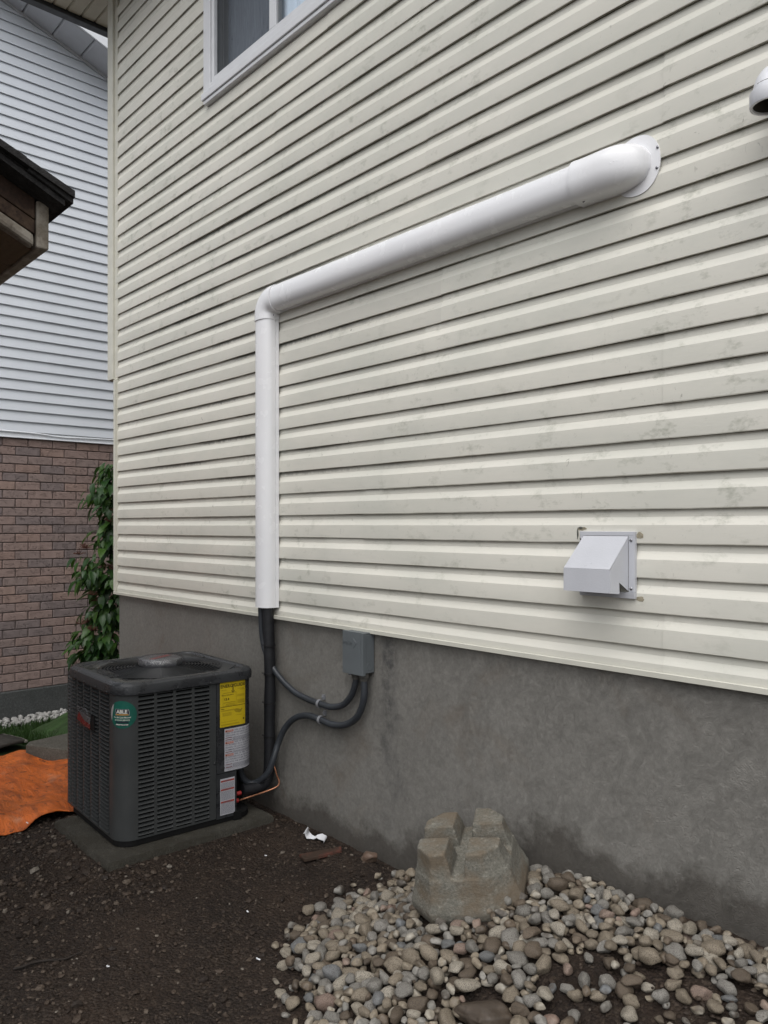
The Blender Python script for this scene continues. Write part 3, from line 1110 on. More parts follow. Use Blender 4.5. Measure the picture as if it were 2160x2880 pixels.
# old sealant smears left on the siding round the plate
M_CAULK = plain('old_caulk', (0.30, 0.27, 0.20), 0.8, 0.2, var=0.35, scale=70)
M_CAULKD = plain('dirty_caulk', (0.10, 0.10, 0.09), 0.8, 0.2, var=0.5, scale=70)


def smear(cx, cz, w, h, seed, mt, y=-0.0008):
    poly = []
    for i in range(18):
        a = 2 * math.pi * i / 18
        r_ = 1 + 0.45 * mnoise.noise((math.cos(a) * 1.7 + seed, math.sin(a) * 1.7, seed))
        poly.append((cx + w * r_ * math.cos(a), cz + h * r_ * math.sin(a)))
    mb = MB()
    mb.prism(poly, lambda u, v, d: (u, -d, v), -y - 0.0006, -y + 0.0032)
    mb.build('sealant_smear', mt, vent)


smear(-1.347, 1.500, 0.013, 0.010, 1.3, M_CAULK)
smear(-1.345, 1.288, 0.014, 0.008, 4.3, M_CAULK)
smear(-1.571, 1.521, 0.018, 0.006, 7.9, M_CAULK)
smear(-1.588, 1.503, 0.003, 0.018, 9.9, M_CAULKD)
smear(-1.575, 1.525, 0.010, 0.003, 2.2, M_CAULKD, -0.0028)

# ------------------------------------------------------------------ white drain elbow at the right edge
pvc = thing('drain_elbow', (-0.868, 0.0, 2.77), 'white plastic pipe elbow opening downward from the wall at upper right', 'pipe')
EX, EY, EZ = -0.870, -0.150, 2.712
b = MB()
path = [(EX, 0.01, EZ + 0.066), (EX, -0.05, EZ + 0.066), (EX, -0.075, EZ + 0.066)]
for i in range(1, 9):
    a = math.pi / 2 * i / 8
    path.append((EX, -0.075 - 0.075 * math.sin(a), EZ + 0.006 + 0.060 * math.cos(a)))
path.append((EX, EY, EZ))
b.tube(path, 0.046, 24, caps=False)
b.build('elbow', M_PVC, pvc, sharp=50)
b = MB()
rp = [(0.046, 0.016), (0.053, 0.014), (0.0535, 0.012), (0.0535, -0.024), (0.0525, -0.0255), (0.0465, -0.0255), (0.0455, -0.023), (0.0455, 0.02)]
b.lathe(rp, (EX, EY, EZ), 32, caps=False)
b.build('collar', M_PVC, pvc, sharp=40)
b = MB()
b.lathe([(0.0450, -0.02), (0.043, 0.03), (0.03, 0.05), (0.002, 0.06)], (EX, EY, EZ), 24, caps=False)
b.build('pipe_bore', M_DARKIN, pvc, sharp=60)
b = MB()
b.lathe([(0.047, 0), (0.066, 0.0), (0.066, 0.004), (0.047, 0.006)], n=28, caps=False)
b.v = [(EX + p[0], -0.001 - p[2], EZ + 0.066 + p[1]) for p in b.v]
b.build('wall_ring', M_PVC, pvc, sharp=40)

# ------------------------------------------------------------------ electrical box
ebox = thing('electrical_box', (-2.762, 0.0, 0.845), 'grey electrical disconnect box with raised lettering on the parged foundation', 'electrical box')
BX0, BX1, BZ0, BZ1 = -2.834, -2.690, 0.848, 1.043
b = MB()
b.box(BX0 + 0.004, BX1 - 0.002, -0.046, 0.008, BZ0 + 0.006, BZ1 - 0.012)
b.build('box_body', M_BOX, ebox, bevel=0.003)
b = MB()
b.box(BX0, BX1 - 0.016, -0.0665, -0.047, BZ0 - 0.003, BZ1)
b.box(BX1 - 0.0155, BX1 + 0.001, -0.0655, -0.047, BZ0 - 0.003, BZ1 - 0.002)
b.box(BX0 + .01, BX1 - 0.002, -0.047, 0.004, BZ1 - 0.0118, BZ1 - 0.002)
lid = b.build('lid', M_BOX, ebox, bevel=0.002)
b = MB()
b.lathe([(0.0165, 0), (0.0165, 0.0015), (0.0145, 0.0015), (0.0145, 0.0008)], n=24)
b.v = [(BX1 - 0.002 + p[2], -0.0235 + p[0], BZ0 + 0.036 + p[1]) for p in b.v]
b.build('knockout', M_BOX, ebox)
b = MB()
b.box(-2.793, -2.772, -0.069, -0.062, BZ0 - 0.007, BZ0 - 0.0035)
b.build('latch', M_SCREW, ebox, bevel=0.001)
for (fx, fy) in ((-2.780, -0.026), (-2.722, -0.030)):
    b = MB()
    b.lathe([(0.024, BZ0 + 0.005), (0.024, BZ0 - 0.014), (0.0215, BZ0 - 0.017), (0.0195, BZ0 - 0.032), (0.012, BZ0 - 0.033)], (fx, fy, 0), 20)
    b.build('cable_gland', M_FITTING, ebox, sharp=35)


def text_mesh(txt, size, bold=0.0, align='CENTER', spacing=1.0, extrude=0.0):
    cu = bpy.data.curves.new('lettering', 'FONT')
    cu.body = txt
    cu.size = size
    cu.offset = bold
    cu.align_x = align
    cu.align_y = 'CENTER'
    cu.space_character = spacing
    cu.extrude = extrude
    cu.resolution_u = 2
    o = bpy.data.objects.new('lettering', cu)
    COL.objects.link(o)
    bpy.context.view_layer.update()
    me = bpy.data.meshes.new_from_object(o.evaluated_get(bpy.context.evaluated_depsgraph_get()))
    vs = [v.co.copy() for v in me.vertices]
    fs = [tuple(p.vertices) for p in me.polygons]
    bpy.data.objects.remove(o)
    bpy.data.curves.remove(cu)
    bpy.data.meshes.remove(me)
    return vs, fs


# raised word and arrow on the lid
b = MB()
vs, fs = text_mesh('breaker', 0.024, 0.0003, extrude=0.0012)
b.add([(-2.797 + v.x * 0.92, -0.0672 - v.z, 0.990 + v.y) for v in vs], fs)
ax, az = -2.7335, 0.990
for sg in (1, -1):
    p0, p1 = Vector((ax, 0, az)), Vector((ax - 0.022, 0, az + 0.023 * sg))
    b.tube([(p0.x, -0.0668, p0.z), (p1.x, -0.0668, p1.z)], 0.0014, 6)
b.build('raised_lettering', M_BOX, lid, sharp=30)

# ------------------------------------------------------------------ lineset, conduits, copper
line = thing('insulated_pipe', (-3.47, -0.045, 0.15), 'black foam-wrapped pipe running down the foundation under the white cover', 'pipe')
path = smooth_path([(-3.495, -0.042, 1.30), (-3.490, -0.044, 1.09), (-3.478, -0.043, 0.9), (-3.472, -0.042, 0.70), (-3.474, -0.044, 0.5), (-3.470, -0.046, 0.32), (-3.466, -0.056, 0.22), (-3.460, -0.085, 0.175), (-3.458, -0.14, 0.165), (-3.463, -0.22, 0.170)], 6)
rad = [0.030 + 0.0022 * mnoise.noise((i * 0.31, 0, 4)) for i in range(len(path))]
b = MB()
b.tube(path, rad, 16)
b.build('foam_sleeve', M_FOAM, line, sharp=60)
for z in (0.896, 0.745, 0.590, 0.413):
    b = MB()
    xx = -3.474
    b.lathe([(0.0305, -0.006), (0.0325, -0.005), (0.0325, 0.005), (0.0305, 0.006)], (xx, -0.0435, z), 18, caps=False)
    b.box(xx - 0.05, xx - 0.03, -0.060, -0.056, z - 0.002, z + 0.002)
    b.build('cable_tie', M_TAPE, line, sharp=40)

cond = thing('flexible_conduit', (-3.07, -0.03, 0.63), 'upper grey conduit looping from the white cover to the electrical box', 'conduit', 'grey conduits at the electrical box')
path = smooth_path([(-3.528, -0.060, 1.16), (-3.534, -0.058, 1.06), (-3.535, -0.048, 0.93), (-3.500, -0.040, 0.832), (-3.414, -0.030, 0.744), (-3.290, -0.022, 0.680), (-3.170, -0.019, 0.657), (-3.07, -0.018, 0.650), (-2.978, -0.018, 0.650), (-2.889, -0.019, 0.675), (-2.825, -0.022, 0.728), (-2.790, -0.025, 0.79), (-2.780, -0.026, 0.836)], 7)
b = MB()
b.tube(path, 0.0155, 14)
b.build('conduit_tube', M_CONDUIT, cond, sharp=60)
cond2 = thing('flexible_conduit', (-3.07, -0.03, 0.55), 'lower grey conduit running from the electrical box down to the air conditioner', 'conduit', 'grey conduits at the electrical box')
path = smooth_path([(-2.722, -0.030, 0.836), (-2.722, -0.030, 0.735), (-2.770, -0.026, 0.645), (-2.860, -0.021, 0.588), (-2.966, -0.019, 0.566), (-3.057, -0.019, 0.572), (-3.168, -0.020, 0.574), (-3.266, -0.024, 0.545), (-3.340, -0.036, 0.483), (-3.376, -0.055, 0.400), (-3.378, -0.085, 0.320), (-3.400, -0.105, 0.246), (-3.455, -0.130, 0.196), (-3.482, -0.160, 0.187), (-3.497, -0.195, 0.222), (-3.500, -0.215, 0.300), (-3.50, -0.22, 0.37)], 7)
b = MB()
b.tube(path, 0.0165, 14)
b.build('conduit_tube', M_CONDUIT, cond2, sharp=60)
for par, (sx, sz) in ((cond, (-3.069, 0.6505)), (cond2, (-3.060, 0.5725))):
    b = MB()
    ring = []
    for i in range(15):
        a = math.pi * 1.25 * i / 14 - math.pi * 0.125
        ring.append((-0.019 - 0.0185 * math.sin(a), sz + 0.0185 * math.cos(a)))
    rr_ = []
    for y, z in ring:
        d = Vector((0, y + 0.019, z - sz)).normalized() * 0.0025
        rr_.append([(sx - 0.008, y, z), (sx + 0.008, y, z), (sx + 0.008, y + d.y, z + d.z), (sx - 0.008, y + d.y, z + d.z)])
    b.loft(rr_)
    b.box(sx - 0.008, sx + 0.008, -0.0005, 0.010, sz + 0.018, sz + 0.042)
    b.lathe([(0.006, 0), (0.006, 0.004), (0.002, 0.006)], n=10)
    for i in range(30):
        q = b.v[-30 + i]
        b.v[-30 + i] = (sx + q[0], -0.001 - q[2], sz + 0.032 + q[1])
    b.build('strap', M_STRAP, par, sharp=35)
b = MB()
cop = thing('copper_pipe', (-3.40, -0.1, 0.15), 'thin bare copper pipe curving from the foundation to the air conditioner', 'pipe')
b.tube(smooth_path([(-3.440, -0.040, 0.27), (-3.408, -0.045, 0.228), (-3.364, -0.058, 0.199), (-3.356, -0.080, 0.181), (-3.379, -0.130, 0.163), (-3.428, -0.180, 0.139), (-3.470, -0.238, 0.118)], 7), 0.0044, 10)
b.build('copper_tube', M_COPPER, cop, sharp=60)

# ------------------------------------------------------------------ concrete pad and air conditioner
pad = MB()
pz = 0.052
n_ = 14


def pad_ring(z, o, jit):
    pts = []
    c = [(-4.005, -0.975), (-3.338, -0.980), (-3.326, -0.116), (-4.005, -0.112)]
    for i in range(4):
        a, e = Vector(c[i]), Vector(c[(i + 1) % 4])
        for k_ in range(n_):
            p = a.lerp(e, k_ / n_)
            ce = Vector((-3.66, -0.57))
            q = ce + (p - ce) * (1 - o)
            j = jit * mnoise.noise((p.x * 30, p.y * 30, z * 9))
            pts.append((q.x + j, q.y + j, z + (0.2 * j if z > 0.03 else 0)))
    return pts


pad.loft([pad_ring(-0.03, 0.0, 0.004), pad_ring(0.040, 0.0, 0.006), pad_ring(pz, 0.014, 0.005), pad_ring(pz + .001, 0.05, 0.0)])
tag(pad.build('concrete_pad', M_PAD, at=(-3.66, -0.57, 0), sharp=40), 'worn square concrete pad set in the dirt under the air conditioner', 'pad')

AW = 0.71
AR = 0.09
PHI = R(-2.5)
exv = Vector((math.cos(PHI), math.sin(PHI), 0))
eyv = Vector((-math.sin(PHI), math.cos(PHI), 0))
acc = Vector((-3.425, -0.893, 0.0))
ac_loc = acc - exv * (AW / 2) + eyv * (AW / 2) + Vector((0, 0, pz + 0.001))
ac = thing('air_conditioner', ac_loc, 'dark grey louvred air conditioner unit with yellow energy sticker on the concrete pad', 'air conditioner', rz=PHI)
HZ = pz + 0.001                # table heights are world heights


def L(x, y, z):
    """near-corner coordinates with world height -> unit coordinates"""
    return (x + AW / 2, y - AW / 2, z - HZ)


def perim(s, off=0.0):
    """point on the cabinet outline; s runs along the +x face from its near end, negative round the near corner and along the -y face"""
    F_ = AW - 2 * AR
    q = math.pi / 2 * AR
    if s < -q:
        return (-AR - (-s - q), -off)
    if s < 0:
        a = -s / AR
        return (-AR + (AR + off) * math.cos(a), AR - (AR + off) * math.sin(a))
    if s <= F_:
        return (off, AR + s)
    if s <= F_ + q:
        a = (s - F_) / AR
        return (-AR + (AR + off) * math.cos(a), AW - AR + (AR + off) * math.sin(a))
    return (-AR - (s - F_ - q), AW + off)


def shell(mb, s0, s1, z0, z1, off=0.0, th=0.0018, ds=0.014, mi=0):
    n = max(1, int(abs(s1 - s0) / ds))
    rings = []
    for i in range(n + 1):
        s = s0 + (s1 - s0) * i / n
        x, y = perim(s, off)
        xi, yi = perim(s, off - th)
        rings.append([L(x, y, z0), L(x, y, z1), L(xi, yi, z1), L(xi, yi, z0)])
    mb.loft(rings, mi=mi)
    return mb


def rsq(off, z, n=20):
    """closed rounded square, n points per corner"""
    pts = []
    for (cx, cy, a0) in ((-AR, AR, -90), (-AR, AW - AR, 0), (-AW + AR, AW - AR, 90), (-AW + AR, AR, 180)):
        for i in range(n):
            a = R(a0 + 90 * i / (n - 1))
            r_ = max(0.012, AR + off)
            ox = min(0, AR + off - 0.012)
            pts.append(L(cx + r_ * math.cos(a) + 0, cy + r_ * math.sin(a) + 0, z))
    return pts


Q = math.pi / 2 * AR
FLAT = AW - 2 * AR
# dark core behind the louvres (the coil)
b = MB()
core = [(-0.03, 0.03), (-0.03, 0.59), (-0.13, 0.60), (-0.13, 0.685), (-0.685, 0.685), (-0.685, 0.03)]
b.prism(core, lambda u, v, d: L(u, v, d), 0.075, 0.74)
b.build('coil', M_BLACK, ac, local=True)
b = MB()
b.loft([rsq(-0.03, HZ), rsq(-0.005, HZ + 0.004), rsq(-0.005, 0.082), rsq(-0.03, 0.090)])
b.hexa([L(-0.09, 0.575, HZ + .002), L(0.008, 0.585, HZ + .002), L(0.008, 0.625, HZ + .002), L(-0.09, 0.64, HZ + .002)],
       [L(-0.09, 0.575, 0.098), L(0.008, 0.585, 0.098), L(0.008, 0.625, 0.098), L(-0.09, 0.64, 0.098)])
b.build('base_pan', M_BLACK, ac, local=True, sharp=40)

ZLB, ZLT = 0.094, 0.766
# columns of the +x face and of the -y face, as stretches of s
colsR = [(0.092 - AR, 0.168 - AR), (0.183 - AR, 0.262 - AR), (0.277 - AR, 0.358 - AR), (0.373 - AR, 0.451 - AR)]
colsL = [(0.118, 0.236), (0.254, 0.352), (0.373, 0.459), (0.478, 0.552), (0.570, 0.628), (0.640, 0.690)]
colsL = [(-(b_ - AR) - Q, -(a_ - AR) - Q) for a_, b_ in colsL]
# corner panel with the four right-hand columns: bars between the openings
b = MB()
shell(b, -Q - 0.004, colsR[0][0], ZLB - 0.010, ZLT + 0.006)
for i in range(3):
    shell(b, colsR[i][1], colsR[i + 1][0], ZLB - 0.010, ZLT + 0.006)
shell(b, colsR[3][1], 0.398, ZLB - 0.010, ZLT + 0.006)
for i in range(4):
    shell(b, colsR[i][0], colsR[i][1], ZLB - 0.010, ZLB)
    shell(b, colsR[i][0], colsR[i][1], ZLT - 0.006, ZLT + 0.006)
b.build('corner_panel', M_AC, ac, local=True, sharp=35)
b = MB()
shell(b, colsL[0][1], -Q - 0.008, ZLB - 0.010, ZLT + 0.006, -0.001)
for i in range(5):
    shell(b, colsL[i + 1][1], colsL[i][0], ZLB - 0.010, ZLT + 0.006, -0.001)
shell(b, -Q - (AW - 2 * AR) - 0.09, colsL[5][0], ZLB - 0.010, ZLT + 0.006, -0.001)
for i in range(6):
    shell(b, colsL[i][0], colsL[i][1], ZLB - 0.010, ZLB, -0.001)
    shell(b, colsL[i][0], colsL[i][1], ZLT - 0.006, ZLT + 0.006, -0.001)
b.build('louvred_panel', M_AC, ac, local=True, sharp=35)
b = MB()
b.box(-AW / 2 + 0.0, -AW / 2 + 0.003, -AW / 2 + AR, AW / 2 - AR, ZLB - HZ, ZLT - HZ)
b.box(-AW / 2 + AR, AW / 2 - 0.13, AW / 2 - 0.003, AW / 2, ZLB - HZ, ZLT - HZ)
b.build('back_panel', M_AC, ac, local=True)


def louver_mesh(w, p, frac=0.58, dep=1.0):
    """one pressed louvre, w wide: a slat that leans out towards its lower lip, rounded at both ends"""
    mb = MB()
    h = p * frac
    rings = []
    for i, (u, k_) in enumerate(((0, 0.15), (0.03, 0.75), (0.08, 1.0), (0.92, 1.0), (0.97, 0.75), (1, 0.15))):
        x = (u - 0.5) * w
        rings.append([(x, 0.0085 * k_ * dep + 0.001, h), (x, 0.0040 * k_ * dep, h * 0.75), (x, -0.0048 * k_ * dep, 0.0018), (x, -0.0040 * k_ * dep, 0.0), (x, 0.0052 * k_ * dep, h * 0.70), (x, 0.0100 * k_ * dep + 0.001, h)])
    mb.loft(rings, closed=True)
    return mb


NR = 33
lcount = 0
pR = (ZLT - 0.006 - ZLB) / NR
NL = 36
pL = (ZLT - 0.006 - ZLB) / NL
extra = MB()
for cols, n_r, p_, onx in ((colsR, NR, pR, True), (colsL, NL, pL, False)):
    for ci, (s0, s1) in enumerate(cols):
        w = s1 - s0
        mb = louver_mesh(w, p_, 0.56 if onx else 0.50, 1.0 if onx else 1.35)
        me = None
        sm = (s0 + s1) / 2
        x, y = perim(sm)
        for r_ in range(n_r):
            z = ZLB + r_ * p_ + p_ * 0.30
            if onx or ci < 4 and not (ci == 3 and r_ >= 0 and lcount >= 300) and lcount < 300:
                if me is None:
                    me = mb.mesh('louver', M_AC, 40)
                o = inst('louver', me, ac, L(x, y, z), (0, 0, R(90) if onx else 0))
                lcount += 1
            else:
                X, Y, Z = L(x, y, z)
                extra.add([(X + q[0], Y + q[1], Z + q[2]) for q in mb.v], mb.f)
eo = extra.build('louver', M_AC, ac, local=True, sharp=40)
eo['kind'] = 'stuff'

# control panel round the far corner and the valve panel below it
b = MB()
shell(b, 0.400, FLAT + Q + 0.03, 0.303, ZLT + 0.006, 0.001)
b.prism([(-0.13, 0.59), (-0.002, 0.59), (-0.002, 0.62), (-0.03, 0.68), (-0.09, 0.706), (-0.13, 0.706)], lambda u, v, d: L(u, v, d), 0.303, 0.306)
b.build('control_panel', M_ACCAP, ac, local=True, sharp=35)
b = MB()
shell(b, 0.400, 0.510, 0.078, 0.300, -0.0005)
b.box(0.345 - 0.11, 0.353, 0.2445, 0.2465, 0.08 - HZ, 0.300 - HZ)
b.build('valve_panel', M_ACCAP, ac, local=True, sharp=35)
for (sz_, yy) in ((0.135, 0.615), (0.170, 0.63)):
    b = MB()
    b.lathe([(0.010, 0), (0.011, 0.003), (0.011, 0.024), (0.008, 0.026)], n=12)
    c0 = L(-0.035, yy - 0.01, sz_)
    b.v = [(c0[0] + p[0], c0[1] + p[2], c0[2] + p[1]) for p in b.v]
    b.build('valve_cap', M_RED, ac, local=True, sharp=40)
for s_, z_ in ((0.388, 0.36), (0.405, 0.768)):
    b = MB()
    b.lathe([(0.006, 0), (0.006, 0.003), (0.003, 0.005)], n=10)
    x, y = perim(s_, 0.001)
    c0 = L(x, y, z_)
    b.v = [(c0[0] + p[2], c0[1] + p[0], c0[2] + p[1]) for p in b.v]
    b.build('screw', M_WIRE, ac, local=True, sharp=40)
b = MB()
b.lathe([(0.012, 0), (0.012, 0.002), (0.006, 0.003)], n=16)
x, y = perim(0.432, 0.001)
c0 = L(x, y, 0.328)
b.v = [(c0[0] + p[2], c0[1] + p[0], c0[2] + p[1]) for p in b.v]
b.build('plug', M_WIRE, ac, local=True, sharp=40)

# top cap with the round fan opening
cap_rings = [rsq(0.004, 0.752), rsq(0.013, 0.756), rsq(0.014, 0.782), rsq(0.010, 0.797), rsq(0.0, 0.806), rsq(-0.016, 0.811), rsq(-0.030, 0.809), rsq(-0.038, 0.802)]


def circ_like(r_, z):
    out = []
    for p in rsq(-0.03, 0):
        a = math.atan2(p[1], p[0])
        out.append((r_ * math.cos(a), r_ * math.sin(a), z - HZ))
    return out


cap_rings += [circ_like(0.318, 0.799), circ_like(0.312, 0.796), circ_like(0.308, 0.70)]
b = MB()
b.loft(cap_rings, cap0=False, cap1=False)
b.build('top_cap', M_ACCAP, ac, local=True, sharp=30)
# recess lines pressed into two corners of the cap
for (cx, cy, sg) in ((-0.09, 0.62, 1), (-0.62, 0.09, -1)):
    b = MB()
    c0 = L(cx, cy, 0.8005)
    d = Vector((-1, 1, 0)).normalized() if sg < 0 else Vector((1, -1, 0)).normalized()
    b.tube([(c0[0] - d.x * 0.10, c0[1] - d.y * 0.10, c0[2]), (c0[0] + d.x * 0.10, c0[1] + d.y * 0.10, c0[2])], 0.0045, 8)
    b.build('cap_rib', M_ACCAP, ac, local=True, sharp=40)
for i in range(18):
    s_ = [0.36, 0.19, 0.0, -0.16, -0.30, -0.46, -0.60][i] if i < 7 else None
    if s_ is None:
        break
    b = MB()
    b.lathe([(0.0052, 0), (0.0052, 0.003), (0.0025, 0.0045)], n=8)
    x, y = perim(s_, 0.014)
    x2, y2 = perim(s_, 0.024)
    nv = Vector((x2 - x, y2 - y, 0)).normalized()
    tv = Vector((-nv.y, nv.x, 0))
    c0 = Vector(L(x, y, 0.763))
    b.v = [tuple(c0 + nv * p[2] + tv * p[0] + Vector((0, 0, p[1]))) for p in b.v]
    b.build('screw', M_WIRE, ac, local=True, sharp=40)
# fan guard: concentric wires, spokes; fan below; motor cover in the middle
for i in range(14):
    r_ = 0.097 + i * 0.0162
    z = 0.803 + 0.012 * (1 - (r_ / 0.31) ** 2)
    b = MB()
    b.tube([(r_ * math.cos(2 * math.pi * k_ / 56), r_ * math.sin(2 * math.pi * k_ / 56), z - HZ) for k_ in range(56)], 0.0019, 6, closed=True)
    b.build('guard_wire', M_WIRE, ac, local=True, sharp=60)
for i in range(8):
    a = R(22 + 45 * i)
    b = MB()
    b.tube([(r_ * math.cos(a), r_ * math.sin(a), 0.8005 + 0.012 * (1 - (r_ / 0.31) ** 2) - HZ) for r_ in (0.07, 0.15, 0.22, 0.325)], 0.0026, 6)
    if i % 2 == 0:
        c_ = (0.325 * math.cos(a), 0.325 * math.sin(a), 0.803 - HZ)
        b.lathe([(0.010, 0), (0.010, 0.004), (0.004, 0.006)], c_, 10)
    b.build('guard_spoke', M_WIRE, ac, local=True, sharp=60)
for i in range(4):
    a = R(90 * i + 30)
    rr_ = []
    for r_ in (0.06, 0.13, 0.20, 0.27, 0.295):
        w = 0.055 + r_ * 0.42
        row0, row1 = [], []
        for t_ in (-1, -0.5, 0, 0.5, 1):
            an = a + t_ * w / max(r_, 0.1) * 0.5
            row0.append((r_ * math.cos(an), r_ * math.sin(an), 0.715 + t_ * 0.028 - HZ))
        for t_ in (1, 0.5, 0, -0.5, -1):
            an = a + t_ * w / max(r_, 0.1) * 0.5
            row1.append((r_ * math.cos(an), r_ * math.sin(an), 0.7125 + t_ * 0.028 - HZ))
        rr_.append(row0 + row1)
    b = MB()
    b.loft(rr_)
    b.build('fan_blade', M_BLACK, ac, local=True, sharp=40)
b = MB()
b.lathe([(0.305, 0.742 - HZ), (0.305, 0.7405 - HZ), (0.01, 0.7405 - HZ)], n=40)
b.lathe([(0.07, 0.742 - HZ), (0.07, 0.80 - HZ), (0.02, 0.803 - HZ)], n=24)
b.build('fan_hub', M_BLACK, ac, local=True, sharp=40)
oct_ = lambda r_, z: [(r_ * math.cos(R(22.5 + 45 * k_)), r_ * math.sin(R(22.5 + 45 * k_)), z - HZ) for k_ in range(8)]
b = MB()
b.loft([oct_(0.106, 0.812), oct_(0.109, 0.815), oct_(0.109, 0.846), oct_(0.097, 0.852)])
mc = b.build('motor_cover', plain('dull_grey_cover', (0.095, 0.097, 0.10), 0.45, 0.5, var=0.3, scale=40), ac, local=True, sharp=30, bevel=0.003)
b = MB()
b.box(-0.075, 0.075, -0.016, 0.016, 0.8525 - HZ, 0.8532 - HZ)
b.v = [(p[0] * math.cos(R(-60)) - p[1] * math.sin(R(-60)), p[0] * math.sin(R(-60)) + p[1] * math.cos(R(-60)), p[2]) for p in b.v]
b.build('name_strip', M_REDBADGE, mc, local=True)
b = MB()
gr = []
for ri in range(9):
    ring = []
    for k_ in range(36):
        a = 2 * math.pi * k_ / 36
        r_ = [0.0, 0.03, 0.055, 0.08, 0.102, 0.118, 0.124, 0.121, 0.112][ri]
        z = [0.857, 0.857, 0.857, 0.857, 0.856, 0.848, 0.834, 0.822, 0.816][ri] + 0.0028 * mnoise.noise((math.cos(a) * r_ * 60, math.sin(a) * r_ * 60, ri * .7))
        r2 = r_ * (1 + 0.045 * mnoise.noise((a * 5, ri, 3)))
        ring.append((r2 * math.cos(a), r2 * math.sin(a), z - HZ))
    gr.append(ring)
b.loft(gr, cap0=False, cap1=False)
b.build('plastic_wrap', M_FILM, mc, local=True, sharp=60)


# stickers
def sticker(name, s0, s1, z0, z1, mat, off=0.0022):
    mb = MB()
    shell(mb, s0, s1, z0, z1, off, 0.0006, 0.012)
    return mb.build(name, mat, ac, local=True, sharp=40)


def wrap_print(mb, items, s_c, z_c, off, mi_map):
    """items: (text, size, ds, dz, bold, mat index, align); clipped to the sticker by the caller's choice of text"""
    for (txt, size, ds, dz, bold, mi, al) in items:
        vs, fs = text_mesh(txt, size, bold, al)
        out = []
        for v in vs:
            x, y = perim(s_c + ds + v.x, off)
            out.append(L(x, y, z_c + dz + v.y))
        mb.add(out, fs, mi)


def bar(mb, s0, s1, z0, z1, off, mi):
    shell(mb, s0, s1, z0, z1, off, 0.0003, 0.012, mi)


eg = sticker('energy_label', 0.418, 0.562, 0.531, 0.755, M_YELLOW)
b = MB()
sc, zc, O = 0.490, 0.643, 0.0029
wrap_print(b, [('ENERG', 0.0222, -0.0355, 0.089, 0.0005, 0, 'CENTER'), ('Y', 0.0222, 0.0005, 0.0885, 0.0005, 0, 'CENTER'),
               ('GUIDE', 0.0222, 0.0365, 0.089, 0.0005, 0, 'CENTER'),
               ('13.4', 0.017, -0.036, 0.024, 0.0004, 0, 'CENTER'),
               ('Efficiency Rating (SEER2)', 0.0066, -0.030, 0.045, 0.0001, 0, 'CENTER'),
               ('Notice', 0.0066, -0.0575, -0.022, 0.0002, 0, 'CENTER'),
               ('U.S. Government', 0.0042, -0.052, 0.071, 0, 0, 'CENTER'),
               ('Central Air Conditioner', 0.0042, 0.046, 0.071, 0, 0, 'CENTER'),
               ('Cooling Only', 0.0042, 0.052, 0.065, 0, 0, 'CENTER')], sc, zc, O, None)
for i in range(3):
    vs_ = [(0.0, -0.004), (0.003, 0.0), (-0.003, 0.0)]
# the arrow that drops from the title
bar(b, sc - 0.0022, sc + 0.0022, zc + 0.062, zc + 0.084, O, 0)
for sg in (1, -1):
    q0 = [(sc, zc + 0.052), (sc + sg * 0.009, zc + 0.063), (sc + sg * 0.009, zc + 0.067), (sc, zc + 0.0565)]
    ring0 = [L(*perim(u, O), v) for u, v in q0]
    b.add(ring0, [(0, 1, 2, 3)] if sg > 0 else [(3, 2, 1, 0)])
bar(b, sc - 0.070, sc + 0.070, zc - 0.0135, zc - 0.0115, O, 0)
for (a0, a1, zz) in ((-0.056, 0.018, 0.055), (-0.056, 0.018, -0.008)):
    bar(b, sc + a0, sc + a1, zc + zz, zc + zz + 0.0008, O, 0)
for u in (-0.056, 0.0174):
    bar(b, sc + u, sc + u + 0.0006, zc - 0.007, zc + 0.0549, O, 0)
bar(b, sc - 0.050, sc + 0.012, zc + 0.0075, zc + 0.0085, O, 0)
for u in (-0.050, 0.0115):
    bar(b, sc + u, sc + u + 0.0007, zc + 0.002, zc + 0.0074, O, 0)
tl_r = random.Random(3)
for (u0, u1, zs) in ((0.024, 0.066, (0.040, 0.036, 0.032, 0.014, 0.010, 0.006, 0.002, -0.002)), (-0.066, 0.03, (-0.030, -0.0335)), (-0.058, -0.008, (-0.044, -0.0485, -0.053, -0.0575)), (-0.066, 0.025, (-0.088,)), (-0.066, 0.035, (-0.100, -0.104)), (-0.040, 0.010, (0.0005, -0.0035)), (0.015, 0.05, (-0.062,))):
    for zz in zs:
        u = u0
        while u < u1:
            l_ = tl_r.uniform(0.002, 0.009)
            bar(b, sc + u, sc + min(u + l_, u1), zc + zz, zc + zz + 0.0011, O, 1)
            u += l_ + 0.0012
# the printed country outline and the small square mark
us = [(-0.024, 0.010), (-0.010, 0.011), (0.004, 0.010), (0.012, 0.007), (0.020, 0.012), (0.023, 0.008), (0.018, 0.001), (0.014, -0.007), (0.010, -0.006), (0.004, -0.009), (-0.002, -0.006), (-0.012, -0.005), (-0.021, 0.001)]
b.add([L(*perim(sc + 0.030 + u, O), zc - 0.042 + v) for u, v in us], [tuple(reversed(range(len(us))))], 2)
bar(b, sc + 0.056, sc + 0.065, zc - 0.089, zc - 0.079, O, 1)
b.build('printed_text', [M_INK, plain('brown_ink', (0.16, 0.11, 0.01), 0.6, 0.2), plain('olive_ink', (0.30, 0.22, 0.012), 0.6, 0.2)], eg, local=True)

